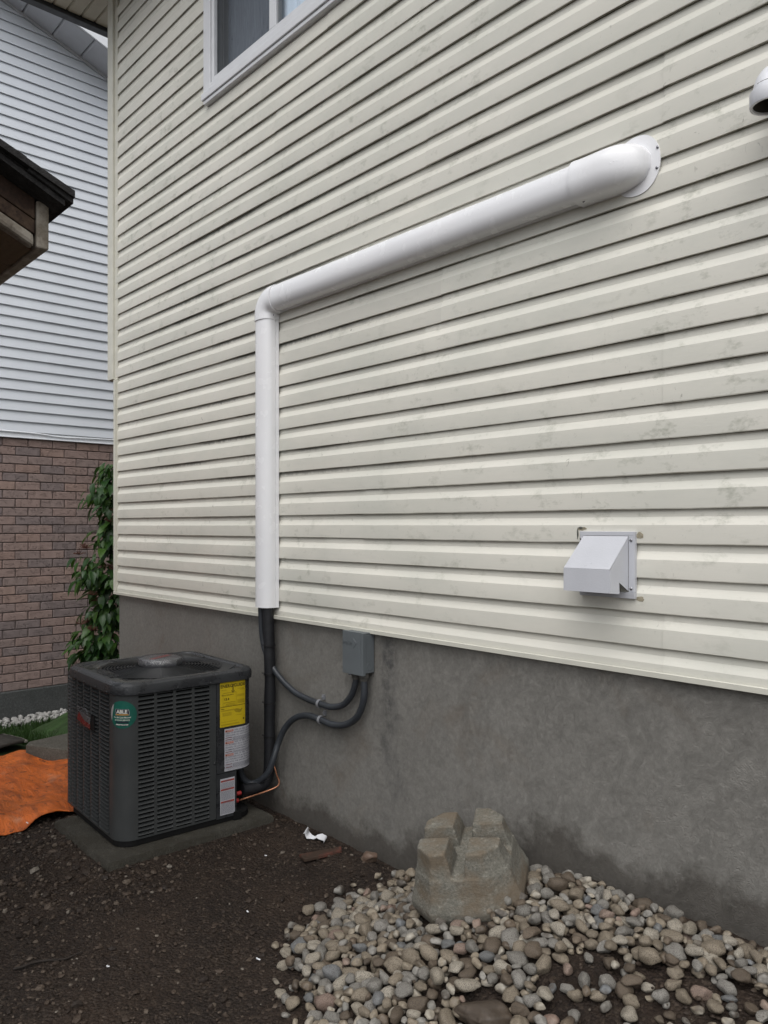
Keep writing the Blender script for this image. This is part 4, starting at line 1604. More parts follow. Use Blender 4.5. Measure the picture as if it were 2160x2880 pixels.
wl_ = sticker('warning_label', 0.443, FLAT + 0.10, 0.309, 0.519, M_PAPER, 0.0024)
b = MB()
O = 0.0031
Ss = 0.443
rows = [0.508, 0.496, 0.484, None, None, 0.449, 0.437, 0.425, 0.413, None, 0.388, 0.376, 0.364, 0.352, None]
big = {0.508: ('RISK OF FIRE  FLAMMABLE', 0.055), 0.496: ('USED TO BE REPAIRED ONLY BY TRAINED', 0.004), 0.484: ('PERSONNEL DO NOT PUNCTURE', 0.004),
       0.449: ('RISK OF FIRE  DISPOSE', 0.055), 0.437: ('OF PROPERLY IN ACCORDANCE', 0.004), 0.425: ('FEDERAL OR LOCAL REGULATIONS', 0.004), 0.413: ('FLAMMABLE REFRIGERANT USED', 0.004),
       0.388: ('RISK OF FIRE  AUXILIARY', 0.055), 0.376: ('BE IGNITION SOURCES SHALL NOT', 0.004), 0.364: ('DUCTWORK OTHER THAN APPROVED', 0.004), 0.352: ('USE WITH THE SPECIFIC APPLIANCE', 0.004)}
for z, (tx, ds) in big.items():
    wrap_print(b, [(tx, 0.0108, ds, 0, 0.0001, 1, 'LEFT')], Ss, z, O, None)
for z in (0.508, 0.449, 0.388):
    bar(b, Ss + 0.004, Ss + 0.050, z - 0.005, z + 0.005, O, 0)
    wrap_print(b, [('WARNING', 0.0085, 0.032, 0, 0.0002, 2, 'CENTER')], Ss, z, O + 0.0003, None)
    tri = [(0.006, -0.0035), (0.014, -0.0035), (0.010, 0.004)]
    b.add([L(*perim(Ss + u, O + 0.0004), z + v) for u, v in tri], [(0, 1, 2)], 3)
for z in (0.474, 0.464, 0.403, 0.341, 0.327):
    bar(b, Ss + 0.004, Ss + 0.042, z - 0.0015, z + 0.0018, O, 4)
for z in (0.474, 0.470, 0.465, 0.461, 0.457, 0.404, 0.400, 0.396, 0.342, 0.338, 0.334, 0.330, 0.326, 0.322, 0.316):
    u = 0.045 if z not in (0.457, 0.396, 0.316, 0.334, 0.322) else 0.004
    while u < 0.17:
        l_ = tl_r.uniform(0.003, 0.010)
        bar(b, Ss + u, Ss + u + l_, z - 0.0009, z + 0.0009, O, 1)
        u += l_ + 0.0016
b.build('printed_text', [M_ORANGEINK, M_GREYINK, M_PAPER, M_INK, plain('maroon_ink', (0.10, 0.018, 0.018), 0.6)], wl_, local=True)

vl = sticker('valve_label', 0.420, 0.500, 0.094, 0.274, M_PAPER, 0.0012)
b = MB()
O = 0.0019
for z in (0.262, 0.219, 0.158):
    bar(b, 0.423, 0.497, z - 0.0045, z + 0.0045, O, 0)
    wrap_print(b, [('WARNING', 0.0075, 0, 0, 0.0002, 1, 'CENTER')], 0.462, z, O + 0.0004, None)
    tri = [(0.010, -0.003), (0.017, -0.003), (0.0135, 0.0035)]
    b.add([L(*perim(0.425 + u, O + 0.0005), z + v) for u, v in tri], [(0, 1, 2)], 1)
z = 0.252
while z > 0.10:
    if min(abs(z - q) for q in (0.262, 0.219, 0.158)) > 0.0065:
        u = 0.424
        while u < 0.494:
            l_ = tl_r.uniform(0.003, 0.011)
            bar(b, u, min(u + l_, 0.496), z - 0.0008, z + 0.0008, O, 1)
            u += l_ + 0.0015
    z -= 0.0042
b.build('printed_text', [plain('brick_red_ink', (0.30, 0.045, 0.03), 0.6), M_GREYINK], vl, local=True)

# round green service sticker wrapped on the corner
s_c, z_c, r_s = -0.072, 0.665, 0.0635


def wrapped_disc(mb, r0, du, dv, off, mi=0, clip=None):
    n = 40
    rings = []
    for k_ in range(6):
        rr2 = r0 * k_ / 5
        ring = []
        for i in range(n):
            a = 2 * math.pi * i / n
            u, v = rr2 * math.cos(a), rr2 * math.sin(a)
            x, y = perim(s_c + du + u * 1.05, off)
            ring.append(L(x, y, z_c + dv + v))
        rings.append(ring)
    mb.loft(list(reversed(rings)), cap0=False, cap1=False, mi=mi)


b = MB()
wrapped_disc(b, r_s, 0, 0, 0.0016)
gs = b.build('service_sticker', M_GREEN, ac, local=True, sharp=60)
b = MB()
O = 0.0024
sl = []
for i in range(15):
    v = -0.030 + 0.075 * i / 14
    ue = -math.sqrt(max(0, (r_s - 0.0008) ** 2 - v * v)) * 1.05
    un = -0.0425 + 0.10 * (v - 0.045) * 1.4 * 0.12 - (0.045 - v) * 0.17
    un = max(ue + 0.0003, un)
    sl.append([L(*perim(s_c + ue, O), z_c + v), L(*perim(s_c + un, O), z_c + v)])
b.loft(list(reversed(sl)), closed=False, mi=3)
plate = [(-0.033, -0.005), (0.033, -0.005), (0.035, 0.010), (0.031, 0.026), (-0.031, 0.026), (-0.035, 0.010)]


def wrap_poly(pl, off, mi, k=1.0):
    n = 8
    c0 = [sum(p[0] for p in pl) / len(pl), sum(p[1] for p in pl) / len(pl)]
    den = []
    for i in range(len(pl)):
        a, e = pl[i], pl[(i + 1) % len(pl)]
        for t_ in range(n):
            den.append((a[0] + (e[0] - a[0]) * t_ / n, a[1] + (e[1] - a[1]) * t_ / n))
    rings = []
    for q in range(5):
        f = q / 4 * k
        rings.append([L(*perim(s_c + c0[0] + (u - c0[0]) * f, off), z_c + c0[1] + (v - c0[1]) * f) for u, v in den])
    b.loft(list(reversed(rings)), cap0=False, cap1=False, mi=mi)


wrap_poly(plate, O, 4)
wrap_poly(plate, O + 0.0004, 0, 0.93)
wrap_poly([(-0.030, -0.002), (0.030, -0.002), (0.030, 0.0035), (-0.030, 0.0035)], O + 0.0008, 1)
wrap_print(b, [('ABLE', 0.0225, 0, 0.0135, 0.0009, 2, 'CENTER')], s_c, z_c, O + 0.0010, None)
wrap_print(b, [('No Bull, Just Moose!', 0.0098, 0, -0.0125, 0.0002, 2, 'CENTER'),
               ('24 HOUR SERVICE', 0.0088, 0, -0.0250, 0.0002, 2, 'CENTER')], s_c, z_c, O, None)
wrap_poly([(-0.031, -0.0375), (0.031, -0.0375), (0.031, -0.0305), (-0.031, -0.0305)], O, 0)
wrap_poly([(-0.031, -0.0500), (0.031, -0.0500), (0.031, -0.0415), (-0.031, -0.0415)], O, 0)
wrap_print(b, [('ABLEHVAC.COM', 0.0078, 0, -0.0457, 0.0003, 2, 'CENTER')], s_c, z_c, O + 0.0006, None)
b.build('printed_text', [M_NAVY, M_GOLD, M_CREAMINK, plain('pale_grey_ink', (0.30, 0.30, 0.29), 0.5), plain('silver_ink', (0.25, 0.25, 0.25), 0.5)], gs, local=True)

# maker's badge on the louvred side, still in its clear wrap
b = MB()
bx0, bx1 = -0.520, -0.345
b.prism([(bx0, 0.560), (bx0 + 0.03, 0.600), (bx0 + .055, 0.588), (bx0 + 0.10, 0.572), (bx1, 0.566), (bx1, 0.545), (bx0 + 0.09, 0.550)], lambda u, v, d: L(u, -d, v), 0.010, 0.015)
bd = b.build('badge', M_REDBADGE, ac, local=True)
b = MB()
b.prism([(bx0 + 0.004, 0.606), (bx1, 0.600), (bx1, 0.568), (bx0 + 0.10, 0.574), (bx0 + .055, 0.590), (bx0 + .03, 0.603)], lambda u, v, d: L(u, -d, v), 0.010, 0.0145)
b.build('badge_plate', plain('badge_silver', (0.16, 0.16, 0.165), 0.35, 0.5, 0.4), bd, local=True)
b = MB()
b.box(-0.345 + AW / 2, -0.29 + AW / 2, -AW / 2 - 0.010, -AW / 2 - 0.003, 0.540 - HZ, 0.612 - HZ)
b.build('badge_mount', M_BLACK, bd, local=True)
b = MB()
gr = []
for i in range(12):
    row = []
    for j in range(10):
        u = bx0 - 0.010 + (bx1 - bx0 + 0.02) * i / 11
        v = 0.538 + (0.630 - 0.538) * j / 9
        d = 0.018 + 0.004 * mnoise.noise((u * 40, v * 40, 2)) + (0.004 if 0 < i < 11 and 0 < j < 9 else -0.006)
        row.append(L(u, -d, v))
    gr.append(row)
b.loft(gr, closed=False)
b.build('plastic_wrap', M_FILM, bd, local=True, sharp=60)

# ------------------------------------------------------------------ concrete deck block among the stones
CB = Vector((-1.852, -0.270, 0.250))
bm_ = MB()


def oct_sq(half, ch, z):
    h, c = half, ch
    pts = [(h - c, -h), (h, -h + c), (h, h - c), (h - c, h), (-h + c, h), (-h, h - c), (-h, -h + c), (-h + c, -h)]
    return [(x, y, z) for x, y in pts]


rings = [oct_sq(0.160, 0.072, -0.04), oct_sq(0.168, 0.074, 0.0), oct_sq(0.168, 0.074, 0.022), oct_sq(0.150, 0.063, 0.085), oct_sq(0.140, 0.057, 0.142)]
bm_.loft(rings)
for sx in (-1, 1):
    for sy in (-1, 1):
        def prong(h, c, z, g):
            pts = [(g, g), (h, g), (h, h - c), (h - c, h), (g, h)]
            return [(x * sx, y * sy, z + 0.006 * mnoise.noise((x * sx * 40, y * sy * 40, z * 7))) for x, y in pts]
        r1 = prong(0.1440, 0.058, 0.110, 0.016)
        r2 = prong(0.127, 0.050, 0.190, 0.023)
        r3 = prong(0.121, 0.046, 0.232 + (0.004 if sx * sy > 0 else -0.003), 0.031)
        if sx * sy < 0:
            r1, r2, r3 = r1[::-1], r2[::-1], r3[::-1]
        bm_.loft([r1, r2, r3])
me = bm_.mesh('deck_block', M_CASTLE, 30)
castle = bpy.data.objects.new('concrete_deck_block', me)
COL.objects.link(castle)
castle.location = CB
castle.rotation_euler = (R(12), R(-9), R(31))
castle.scale = (1.18, 1.16, 0.89)
md = castle.modifiers.new('fuse', 'REMESH')
md.mode = 'VOXEL'
md.voxel_size = 0.0045
md.use_smooth_shade = True
md = castle.modifiers.new('soften', 'SMOOTH')
md.factor = 0.5
md.iterations = 3
tx_ = bpy.data.textures.new('cast_pits', 'CLOUDS')
tx_.noise_scale = 0.018
md = castle.modifiers.new('pits', 'DISPLACE')
md.texture = tx_
md.strength = 0.0016
md.mid_level = 0.5
tag(castle, 'concrete deck block with four upright prongs on the pebbles by the foundation', 'deck block')


# ------------------------------------------------------------------ river stones, dropped one on another
def icosphere(sub):
    t = (1 + 5 ** 0.5) / 2
    v = [(-1, t, 0), (1, t, 0), (-1, -t, 0), (1, -t, 0), (0, -1, t), (0, 1, t), (0, -1, -t), (0, 1, -t), (t, 0, -1), (t, 0, 1), (-t, 0, -1), (-t, 0, 1)]
    v = [Vector(p).normalized() for p in v]
    f = [(0, 11, 5), (0, 5, 1), (0, 1, 7), (0, 7, 10), (0, 10, 11), (1, 5, 9), (5, 11, 4), (11, 10, 2), (10, 7, 6), (7, 1, 8), (3, 9, 4), (3, 4, 2), (3, 2, 6), (3, 6, 8), (3, 8, 9), (4, 9, 5), (2, 4, 11), (6, 2, 10), (8, 6, 7), (9, 8, 1)]
    for _ in range(sub):
        cache = {}
        nf = []

        def mid(a, c):
            k_ = (min(a, c), max(a, c))
            if k_ not in cache:
                v.append(((v[a] + v[c]) / 2).normalized())
                cache[k_] = len(v) - 1
            return cache[k_]
        for a, c, d in f:
            x, y, z = mid(a, c), mid(c, d), mid(d, a)
            nf += [(a, x, z), (c, y, x), (d, z, y), (x, y, z)]
        f = nf
    return [tuple(p) for p in v], f


ICO2, ICO2F = icosphere(2)
ICO3, ICO3F = icosphere(3)


def stone_verts(base, seed, angular=0.0):
    r_ = random.Random(seed)
    ra, rb_, rc = 1.0, r_.uniform(0.52, 0.92), r_.uniform(0.42, 0.72)
    pw = r_.uniform(0.82, 1.0)
    # a few random cutting planes give worn flats
    planes = [(Vector((r_.uniform(-1, 1), r_.uniform(-1, 1), r_.uniform(-1, 1))).normalized(), r_.uniform(0.58, 0.84)) for _ in range(7 if angular else 3)]
    out = []
    for p in base:
        q = Vector(p)
        for n, d in planes:
            e = q.dot(n) - d
            if e > 0:
                q = q - n * e * 0.85
        k_ = 1 + 0.22 * mnoise.noise((p[0] * 1.1 + seed, p[1] * 1.1, p[2] * 1.1 + seed * .3)) + 0.08 * mnoise.noise((p[0] * 2.6, p[1] * 2.6 + seed, p[2] * 2.6))
        q = q * k_
        out.append((math.copysign(abs(q.x) ** pw, q.x) * ra, math.copysign(abs(q.y) ** pw, q.y) * rb_, math.copysign(abs(q.z) ** pw, q.z) * rc))
    return out, (ra, rb_, rc)


NVAR = 22
VAR = [stone_verts(ICO2, 3.7 * i + 1.3, i % 2 == 0) for i in range(NVAR)]

RES = 0.006
HX0, HX1, HY0, HY1 = -2.9, -0.15, -1.5, -0.012
HNX, HNY = int((HX1 - HX0) / RES), int((HY1 - HY0) / RES)
hx = HX0 + (np.arange(HNX) + 0.5) * RES
hy = HY0 + (np.arange(HNY) + 0.5) * RES
H = np.zeros((HNY, HNX))
for j in range(0, HNY):
    for i in range(0, HNX, 4):
        H[j, i:i + 4] = ground_z(hx[i], hy[j])
G0 = H.copy()
# the deck block occupies its footprint
cr_, sr_ = math.cos(R(33)), math.sin(R(33))
XX, YY = np.meshgrid(hx - CB.x, hy - CB.y)
U = XX * cr_ + YY * sr_
V = -XX * sr_ + YY * cr_
blk = (np.abs(U) < 0.165) & (np.abs(V) < 0.165) & (np.abs(U) + np.abs(V) < 0.265)
ROCK = (-1.425, -0.700)
rk_ = (XX + CB.x - ROCK[0]) ** 2 + (YY + CB.y - ROCK[1]) ** 2 < 0.066 ** 2
BLOCKED = blk | rk_
H[blk] = 0.6
ID = -np.ones((HNY, HNX), int)

bound_pts = [(0.0, -2.20), (-0.10, -2.38), (-0.2, -2.43), (-0.3, -2.49), (-0.67, -2.45), (-0.80, -2.28), (-0.95, -2.05), (-1.08, -1.75), (-1.2, -1.4), (-1.5, -1.0)]
bpy_, bpx_ = [p[0] for p in bound_pts][::-1], [p[1] for p in bound_pts][::-1]


def in_bed(x, y):
    xb = np.interp(y, bpy_, bpx_) + 0.075 + 0.10 * mnoise.noise((x * 4, y * 4, 1)) + 0.06 * mnoise.noise((x * 11, y * 11, 1))
    if x < xb:
        return 0.012 if x > xb - 0.13 else 0.0
    d = 0.5 if x < xb + 0.10 else 1.0
    # bare muddy patch at the lower right
    e = min(((x + 1.01) / 0.36) ** 2 + ((y + 0.48) / 0.17) ** 2, ((x + 0.78) / 0.46) ** 2 + ((y + 0.53) / 0.29) ** 2) + 0.5 * mnoise.noise((x * 8, y * 8, 4))
    if e < 1.0:
        d = 0.02
    elif e < 1.6:
        d = 0.4
    # small bare spots
    if mnoise.noise((x * 3.1 + 4, y * 3.1, 7)) > 0.42:
        d *= 0.25
    if ((x + 1.79) / 0.20) ** 2 + ((y + 0.46) / 0.09) ** 2 < 1:
        d *= 0.08
    return d


stones = []
sr = random.Random(21)
tries = 0
CELLS = 0
while len(stones) < 2000 and tries < 12000:
    tries += 1
    big_ = tries < 500
    a = sr.choice([sr.uniform(0.021, 0.034), sr.uniform(0.012, 0.023), sr.uniform(0.016, 0.027)]) if not big_ else sr.uniform(0.021, 0.041)
    vi = sr.randrange(NVAR)
    verts, (ra, rb_, rc) = VAR[vi]
    A, B_, Cc = a * ra, a * rb_, a * rc
    yaw = sr.uniform(0, math.pi * 2)
    best = None
    for _ in range(7):
        x = sr.uniform(-2.62, -0.35)
        y = sr.uniform(-1.30, -0.03 - a * 0.8)
        if sr.random() > in_bed(x, y):
            continue
        i0, i1 = int((x - A - HX0) / RES), int((x + A - HX0) / RES) + 1
        j0, j1 = int((y - A - HY0) / RES), int((y + A - HY0) / RES) + 1
        if i0 < 0 or j0 < 0 or i1 > HNX or j1 > HNY:
            continue
        xx, yy = np.meshgrid(hx[i0:i1] - x, hy[j0:j1] - y)
        u = (xx * math.cos(yaw) + yy * math.sin(yaw)) / (A * 0.93)
        v = (-xx * math.sin(yaw) + yy * math.cos(yaw)) / (B_ * 0.93)
        q = 1 - u * u - v * v
        m_ = q > 0
        if not m_.any() or (BLOCKED[j0:j1, i0:i1] & m_).any():
            continue
        sq = np.sqrt(np.clip(q, 0, 1)) * Cc
        hh = H[j0:j1, i0:i1]
        zc_ = np.max(np.where(m_, hh + sq, -9))
        zc2 = np.sort(np.where(m_, hh + sq, -9).ravel())[-max(1, int(m_.sum() * 0.10))]
        zc_ = zc2                                        # settle a little into what is below
        g_ = G0[j0:j1, i0:i1][m_].mean()
        rel = zc_ - Cc - g_
        if best is None or rel < best[0]:
            best = (rel, x, y, zc_, i0, i1, j0, j1, m_, sq)
    if best is None:
        continue
    rel, x, y, zc_, i0, i1, j0, j1, m_, sq = best
    if rel > 0.024:
        continue
    if rel < 0.004:
        zc_ -= Cc * sr.uniform(0.05, 0.35)
    top = zc_ + sq
    hh = H[j0:j1, i0:i1]
    upd = m_ & (top > hh)
    hh[upd] = top[upd]
    ID[j0:j1, i0:i1][upd] = len(stones)
    stones.append((x, y, zc_, a, yaw, vi))

# which stones show largest from where a person would stand
counts = np.bincount(ID[ID >= 0].ravel(), minlength=len(stones))
camp = Vector((0, -2.379, 1.53))
fa, fr = Vector((-.7399, .6727, 0)), Vector((.6727, .7399, 0))
score = []
for i, (x, y, z, a, yaw, vi) in enumerate(stones):
    v = Vector((x, y, z)) - camp
    dep = v.dot(fa)
    sx_ = 1080 + 2190 * v.dot(fr) / dep
    sy_ = 1480 - 2190 * v.z / dep
    vis = counts[i] / max(1, (math.pi * a * a * 0.75) / RES ** 2)
    ok = 10 < sx_ < 2150 and sy_ < 2870
    score.append((a / dep) ** 2 * min(1, vis + 0.1) if ok and vis > 0.25 else (a / dep) ** 2 * 0.01)
order = sorted(range(len(stones)), key=lambda i: -score[i])
kinds = []
kr = random.Random(8)
for i in range(len(stones)):
    kinds.append(kr.choices(range(6), (35, 25, 15, 19, 3, 3))[0])
tilt = [(kr.uniform(-0.28, 0.28), kr.uniform(-0.28, 0.28)) for _ in stones]
SM = {}
rest = MB()
top300 = set(order[:296])
adj = ['egg-shaped', 'rounded', 'flattish', 'lumpy']
for i, (x, y, z, a, yaw, vi) in enumerate(stones):
    kd = kinds[i]
    if i in top300:
        if (vi, kd) not in SM:
            mb = MB()
            mb.add(VAR[vi][0], ICO2F)
            SM[(vi, kd)] = mb.mesh('river_stone', M_STONES[kd], 180)
        o = inst('river_stone', SM[(vi, kd)], None, (x, y, z), (tilt[i][0], tilt[i][1], yaw), (a, a, a))
        sz = 'large' if a > 0.033 else ('small' if a < 0.023 else 'mid-sized')
        if (x - CB.x) ** 2 + (y - CB.y) ** 2 < 0.30 ** 2:
            wh = 'lying beside the concrete deck block'
        elif y > -0.16:
            wh = 'lying along the foundation wall'
        elif x < np.interp(y, bpy_, bpx_) + 0.16:
            wh = 'at the soil edge of the pebble bed'
        elif ((x + 1.0) / 0.44) ** 2 + ((y + 0.47) / 0.24) ** 2 < 1.4:
            wh = 'beside the bare muddy patch'
        else:
            wh = 'in the middle of the pebble bed'
        tag(o, '%s %s river stone %s' % (sz, STONE_KINDS[kd][0], wh), 'stone', 'river stones in the pebble bed')
    else:
        mt = Matrix.Translation((x, y, z)) @ Matrix.Rotation(yaw, 4, 'Z') @ Matrix.Rotation(tilt[i][1], 4, 'Y') @ Matrix.Rotation(tilt[i][0], 4, 'X')
        rest.add([tuple(mt @ (Vector(p) * a)) for p in VAR[vi][0]], ICO2F, kd)
ro = rest.build('river_stones', M_STONES, sharp=180)
tag(ro, 'smaller river stones filling the pebble bed', None, None, 'stuff')


def rock(name, loc, size, seed, mat, label, rot=(0, 0, 0), squash=(1, 1, 1)):
    vs, _ = stone_verts(ICO3, seed, 1.0)
    mb = MB()
    mb.add([(p[0] * size * squash[0], p[1] * size * squash[1], p[2] * size * squash[2]) for p in vs], ICO3F)
    o = mb.build(name, mat, sharp=180)
    o.location = loc
    o.rotation_euler = rot
    return tag(o, label, 'stone')


rz_ = lambda x, y: float(H[min(HNY - 1, max(0, int((y - HY0) / RES))), min(HNX - 1, max(0, int((x - HX0) / RES)))])
rock('flat_rock', (ROCK[0], ROCK[1], ground_z(*ROCK) + 0.022), 0.094, 12.0, M_DARKROCK, 'large flat dark brown rock at the near edge of the pebble bed', (0.05, 0.02, 0.6), (1, 1, 0.6))
rock('red_brown_stone', (-2.63, -0.075, ground_z(-2.63, -0.075) + 0.022), 0.042, 5.0, M_REDSTONE, 'single reddish brown stone lying on the soil close to the foundation', (0.3, -0.5, 0.4))

# ------------------------------------------------------------------ grit and litter on the soil
ICO0, ICO0F = icosphere(0)
base0 = np.array(ICO0)
GR = 15000
gxr = rng.uniform(-4.35, -0.6, GR)
gyr = rng.uniform(-2.0, -0.01, GR)
keep = []
for i in range(GR):
    x, y = gxr[i], gyr[i]
    # only where the camera side of the yard is open soil
    if -4.01 < x < -3.33 and -0.975 < y < -0.115:
        continue
    d = 0.35 + 0.9 * max(0, mnoise.noise((x * 2.3, y * 2.3, 3)))
    if -4.4 < x < -3.0 and y < -0.75:
        d += 0.55
    if y < -1.75:
        d *= .4
    if rng.random() < d:
        keep.append(i)
allv, allf = [], []
f0 = np.array(ICO0F)
nb = 0
for i in keep:
    x, y = float(gxr[i]), float(gyr[i])
    s = float(np.clip(rng.lognormal(-5.22, 0.48), 0.0022, 0.0155))
    if -4.4 < x < -3.0 and y < -0.8:
        s *= 1.25
    sc_ = rng.uniform(0.55, 1.25, 3) * s
    sc_[2] *= 0.65
    v = base0 * (1 + rng.uniform(-0.28, 0.28, (12, 1))) * sc_
    an = rng.uniform(0, 6.28)
    c_, s_ = math.cos(an), math.sin(an)
    v = np.stack([v[:, 0] * c_ - v[:, 1] * s_, v[:, 0] * s_ + v[:, 1] * c_, v[:, 2]], 1)
    zz = ground_z(x, y)
    if HX0 < x < HX1 and HY0 < y < HY1:
        zz = max(zz, min(rz_(x, y), zz + 0.01))
    v += (x, y, zz + sc_[2] * 0.45)
    allv.append(v)
    allf.append(f0 + nb)
    nb += 12
gm = MB()
gm.v = [tuple(p) for p in np.concatenate(allv)]
gm.f = [tuple(p) for p in np.concatenate(allf)]
gm.m = [0] * len(gm.f)
tag(gm.build('gravel', M_GRIT), 'fine gravel and grit scattered over the dark soil', None, None, 'stuff')

# torn white plastic piece
b = MB()
prof = [(-0.050, 0.028), (-0.046, 0.033), (-0.042, 0.030), (-0.040, 0.018), (-0.030, 0.008), (-0.015, 0.004), (0.0, 0.006), (0.010, 0.014), (0.013, 0.013), (0.030, 0.018), (0.050, 0.010), (0.054, 0.004)]
wid = [0.034, 0.034, 0.034, 0.032, 0.028, 0.020, 0.012, 0.016, 0.022, 0.028, 0.030, 0.030]
nwid = [0.020, 0.020, 0.021, 0.018, 0.022, 0.010, 0.012, 0.016, 0.006, 0.022, 0.012, 0.024]
rings = []
for (u, v), w0, w1 in zip(prof, wid, nwid):
    rings.append([(u, -w1, v), (u, w0, v), (u, w0, v + 0.002), (u, -w1, v + 0.002)])
b.loft(rings)
o = b.build('plastic_scrap', M_CHIP, sharp=50)
o.location = (-2.975, -0.125, ground_z(-2.975, -0.125) + 0.004)
o.rotation_euler = (0.15, 0.12, R(35))
tag(o, 'torn curled white plastic scrap lying on the dark soil', 'scrap')
# flat red-brown shard
b = MB()
b.hexa([(-0.095, -0.028, 0), (0.085, -0.030, 0), (0.100, 0.012, 0), (-0.100, 0.035, 0)], [(-0.095, -0.026, 0.014), (0.085, -0.028, 0.015), (0.099, 0.012, 0.015), (-0.098, 0.034, 0.012)])
o = b.build('wood_shard', M_REDWOOD, bevel=0.002)
o.location = (-2.835, -0.185, ground_z(-2.835, -0.185) + 0.004)
o.rotation_euler = (0.04, -0.05, R(72))
tag(o, 'flat broken red-brown board piece half sunk in the soil', 'wood piece')
# twig
b = MB()
p0, p1 = Vector((-2.84, -1.52, 0)), Vector((-2.77, -1.31, 0))
tw = []
for i in range(9):
    p = p0.lerp(p1, i / 8)
    tw.append((p.x + 0.006 * math.sin(i * 1.3), p.y, ground_z(p.x, p.y) + 0.008 + 0.003 * math.sin(i)))
b.tube(tw, [0.0045, 0.005, 0.0048, 0.0045, 0.0042, 0.004, 0.0036, 0.003, 0.002], 7)
b.tube([tw[4], (tw[4][0] + 0.02, tw[4][1] + 0.03, tw[4][2] + 0.004)], [0.003, 0.0015], 6)
tag(b.build('twig', M_TWIG, at=tuple(tw[0]), sharp=60), 'thin dark twig lying flat on the soil at the lower left', 'twig')
# specks of white plastic
for i, (x, y, l_, an) in enumerate(((-2.33, -0.86, 0.016, 0.4), (-3.05, -0.35, 0.011, 1.2), (-2.62, -0.72, 0.009, 0.2), (-2.62, -1.28, 0.010, 0.9), (-4.08, -1.08, 0.014, 0.3))):
    b = MB()
    zb = ground_z(x, y) + (0.006 if x > -4 else 0.05)
    b.box(-l_ / 2, l_ / 2, -0.0022, 0.0022, 0, 0.002)
    b.box(-l_ / 2, -l_ / 2 + 0.003, -0.0022, 0.0022, 0.002, 0.004)
    o = b.build('plastic_sliver', M_CHIP)
    o.location = (x, y, zb)
    o.rotation_euler = (0.2, 0.1, an)
    tag(o, 'tiny sliver of white plastic dropped on the dark soil' if x > -4 else 'tiny white plastic sliver lying on the orange tarp', 'scrap', 'white plastic slivers on the soil' if x > -4 else None)

# ------------------------------------------------------------------ things at the far left: tarps, slab, mat
b = MB()
txs = axis([(-5.43, -4.10, 0.016)])
tys = axis([(-1.75, -0.28, 0.016)])


def tarp_z(x, y):
    e = sstep((x + 4.14 + 0.03 * math.sin(y * 9)) / 0.05)
    z = max(ground_z(x, y) + 0.012, ground_base(x, y)) + 0.030
    z += 0.020 * max(-0.6, fbm(x * 0.8 + y * 1.1, y * 2.2 - x, 1.6, 2.2, 3)) + 0.010 * math.sin((x * 1.3 + y * 2.6) * 7 + 2 * mnoise.noise((x * 2, y * 2, 1)))
    cr1 = abs(mnoise.noise(((x * 0.9 + y * 1.7) * 1.5, (y * 0.7 - x) * 0.9, 4.0)))
    cr2 = abs(mnoise.noise(((x * 1.2 - y * 0.4) * 2.6, (y + x * .3) * 3.1, 9.0)))
    z += 0.017 * max(0, 1 - cr1 * 6.0) + 0.006 * max(0, 1 - cr2 * 5.0)
    z += 0.025 * sstep(1 - abs(x + 4.22) / 0.12)
    return z - 0.03 * e


tv = []
for y in tys:
    for x in txs:
        ed = 0.045 * mnoise.noise((y * 4, 0, 3)) + 0.02 * mnoise.noise((y * 13, 1, 3))
        xx = x + ed * sstep((x + 4.5) / 0.4)
        tv.append((xx, y + 0.03 * mnoise.noise((x * 4, 7, 2)), tarp_z(x, y)))
n1 = len(txs)
tf = [(j * n1 + i, j * n1 + i + 1, (j + 1) * n1 + i + 1, (j + 1) * n1 + i) for j in range(len(tys) - 1) for i in range(n1 - 1)]
b.add(tv, tf)
o = b.build('orange_tarp', M_TARP, sharp=60, at=(-4.9, -1.0, 0.0))
sm = o.modifiers.new('thick', 'SOLIDIFY')
sm.thickness = 0.004
tag(o, 'creased dirty orange tarp spread on the ground left of the air conditioner', 'tarp')

sb = MB()
c = [(-5.365, -0.665), (-5.305, -0.700), (-5.00, -0.545), (-4.95, -0.25), (-5.42, -0.30)]
sz0 = tarp_z(-5.2, -0.6) - 0.012
zs_ = (sz0, sz0 + 0.085, sz0 + 0.095)
sb.loft([[(x, y, zs_[0]) for x, y in c], [(x, y, zs_[1]) for x, y in c], [(-5.21 + (x + 5.21) * 0.965, -0.47 + (y + 0.47) * 0.965, zs_[2]) for x, y in c]])
tag(sb.build('stepping_slab', M_SLAB, at=(-5.21, -0.47, sz0), bevel=0.006, sharp=40), 'thick grey-brown concrete slab resting on the back edge of the orange tarp', 'slab')

mt_ = thing('ground_mat', (-6.1, -0.9, -0.1), 'dark grey woven mat with frayed pale edge beyond the orange tarp', 'mat')
b = MB()
mc_ = [(-6.30, -1.35), (-5.46, -1.45), (-5.545, -0.625), (-6.22, -0.570)]
nn = 10
gr = []
for i in range(nn):
    row = []
    for j in range(nn):
        u, v = i / (nn - 1), j / (nn - 1)
        x = (mc_[0][0] * (1 - u) + mc_[1][0] * u) * (1 - v) + (mc_[3][0] * (1 - u) + mc_[2][0] * u) * v
        y = (mc_[0][1] * (1 - u) + mc_[1][1] * u) * (1 - v) + (mc_[3][1] * (1 - u) + mc_[2][1] * u) * v
        row.append((x, y, ground_z(x, y) + 0.055 + 0.012 * mnoise.noise((x * 5, y * 5, 8))))
    gr.append(row)
b.loft(gr, closed=False)
o = b.build('mat_sheet', M_MAT, mt_, sharp=60)
sm = o.modifiers.new('thick', 'SOLIDIFY')
sm.thickness = 0.02
b = MB()
pe_ = [Vector(gr[i][nn - 1]) for i in range(nn)]
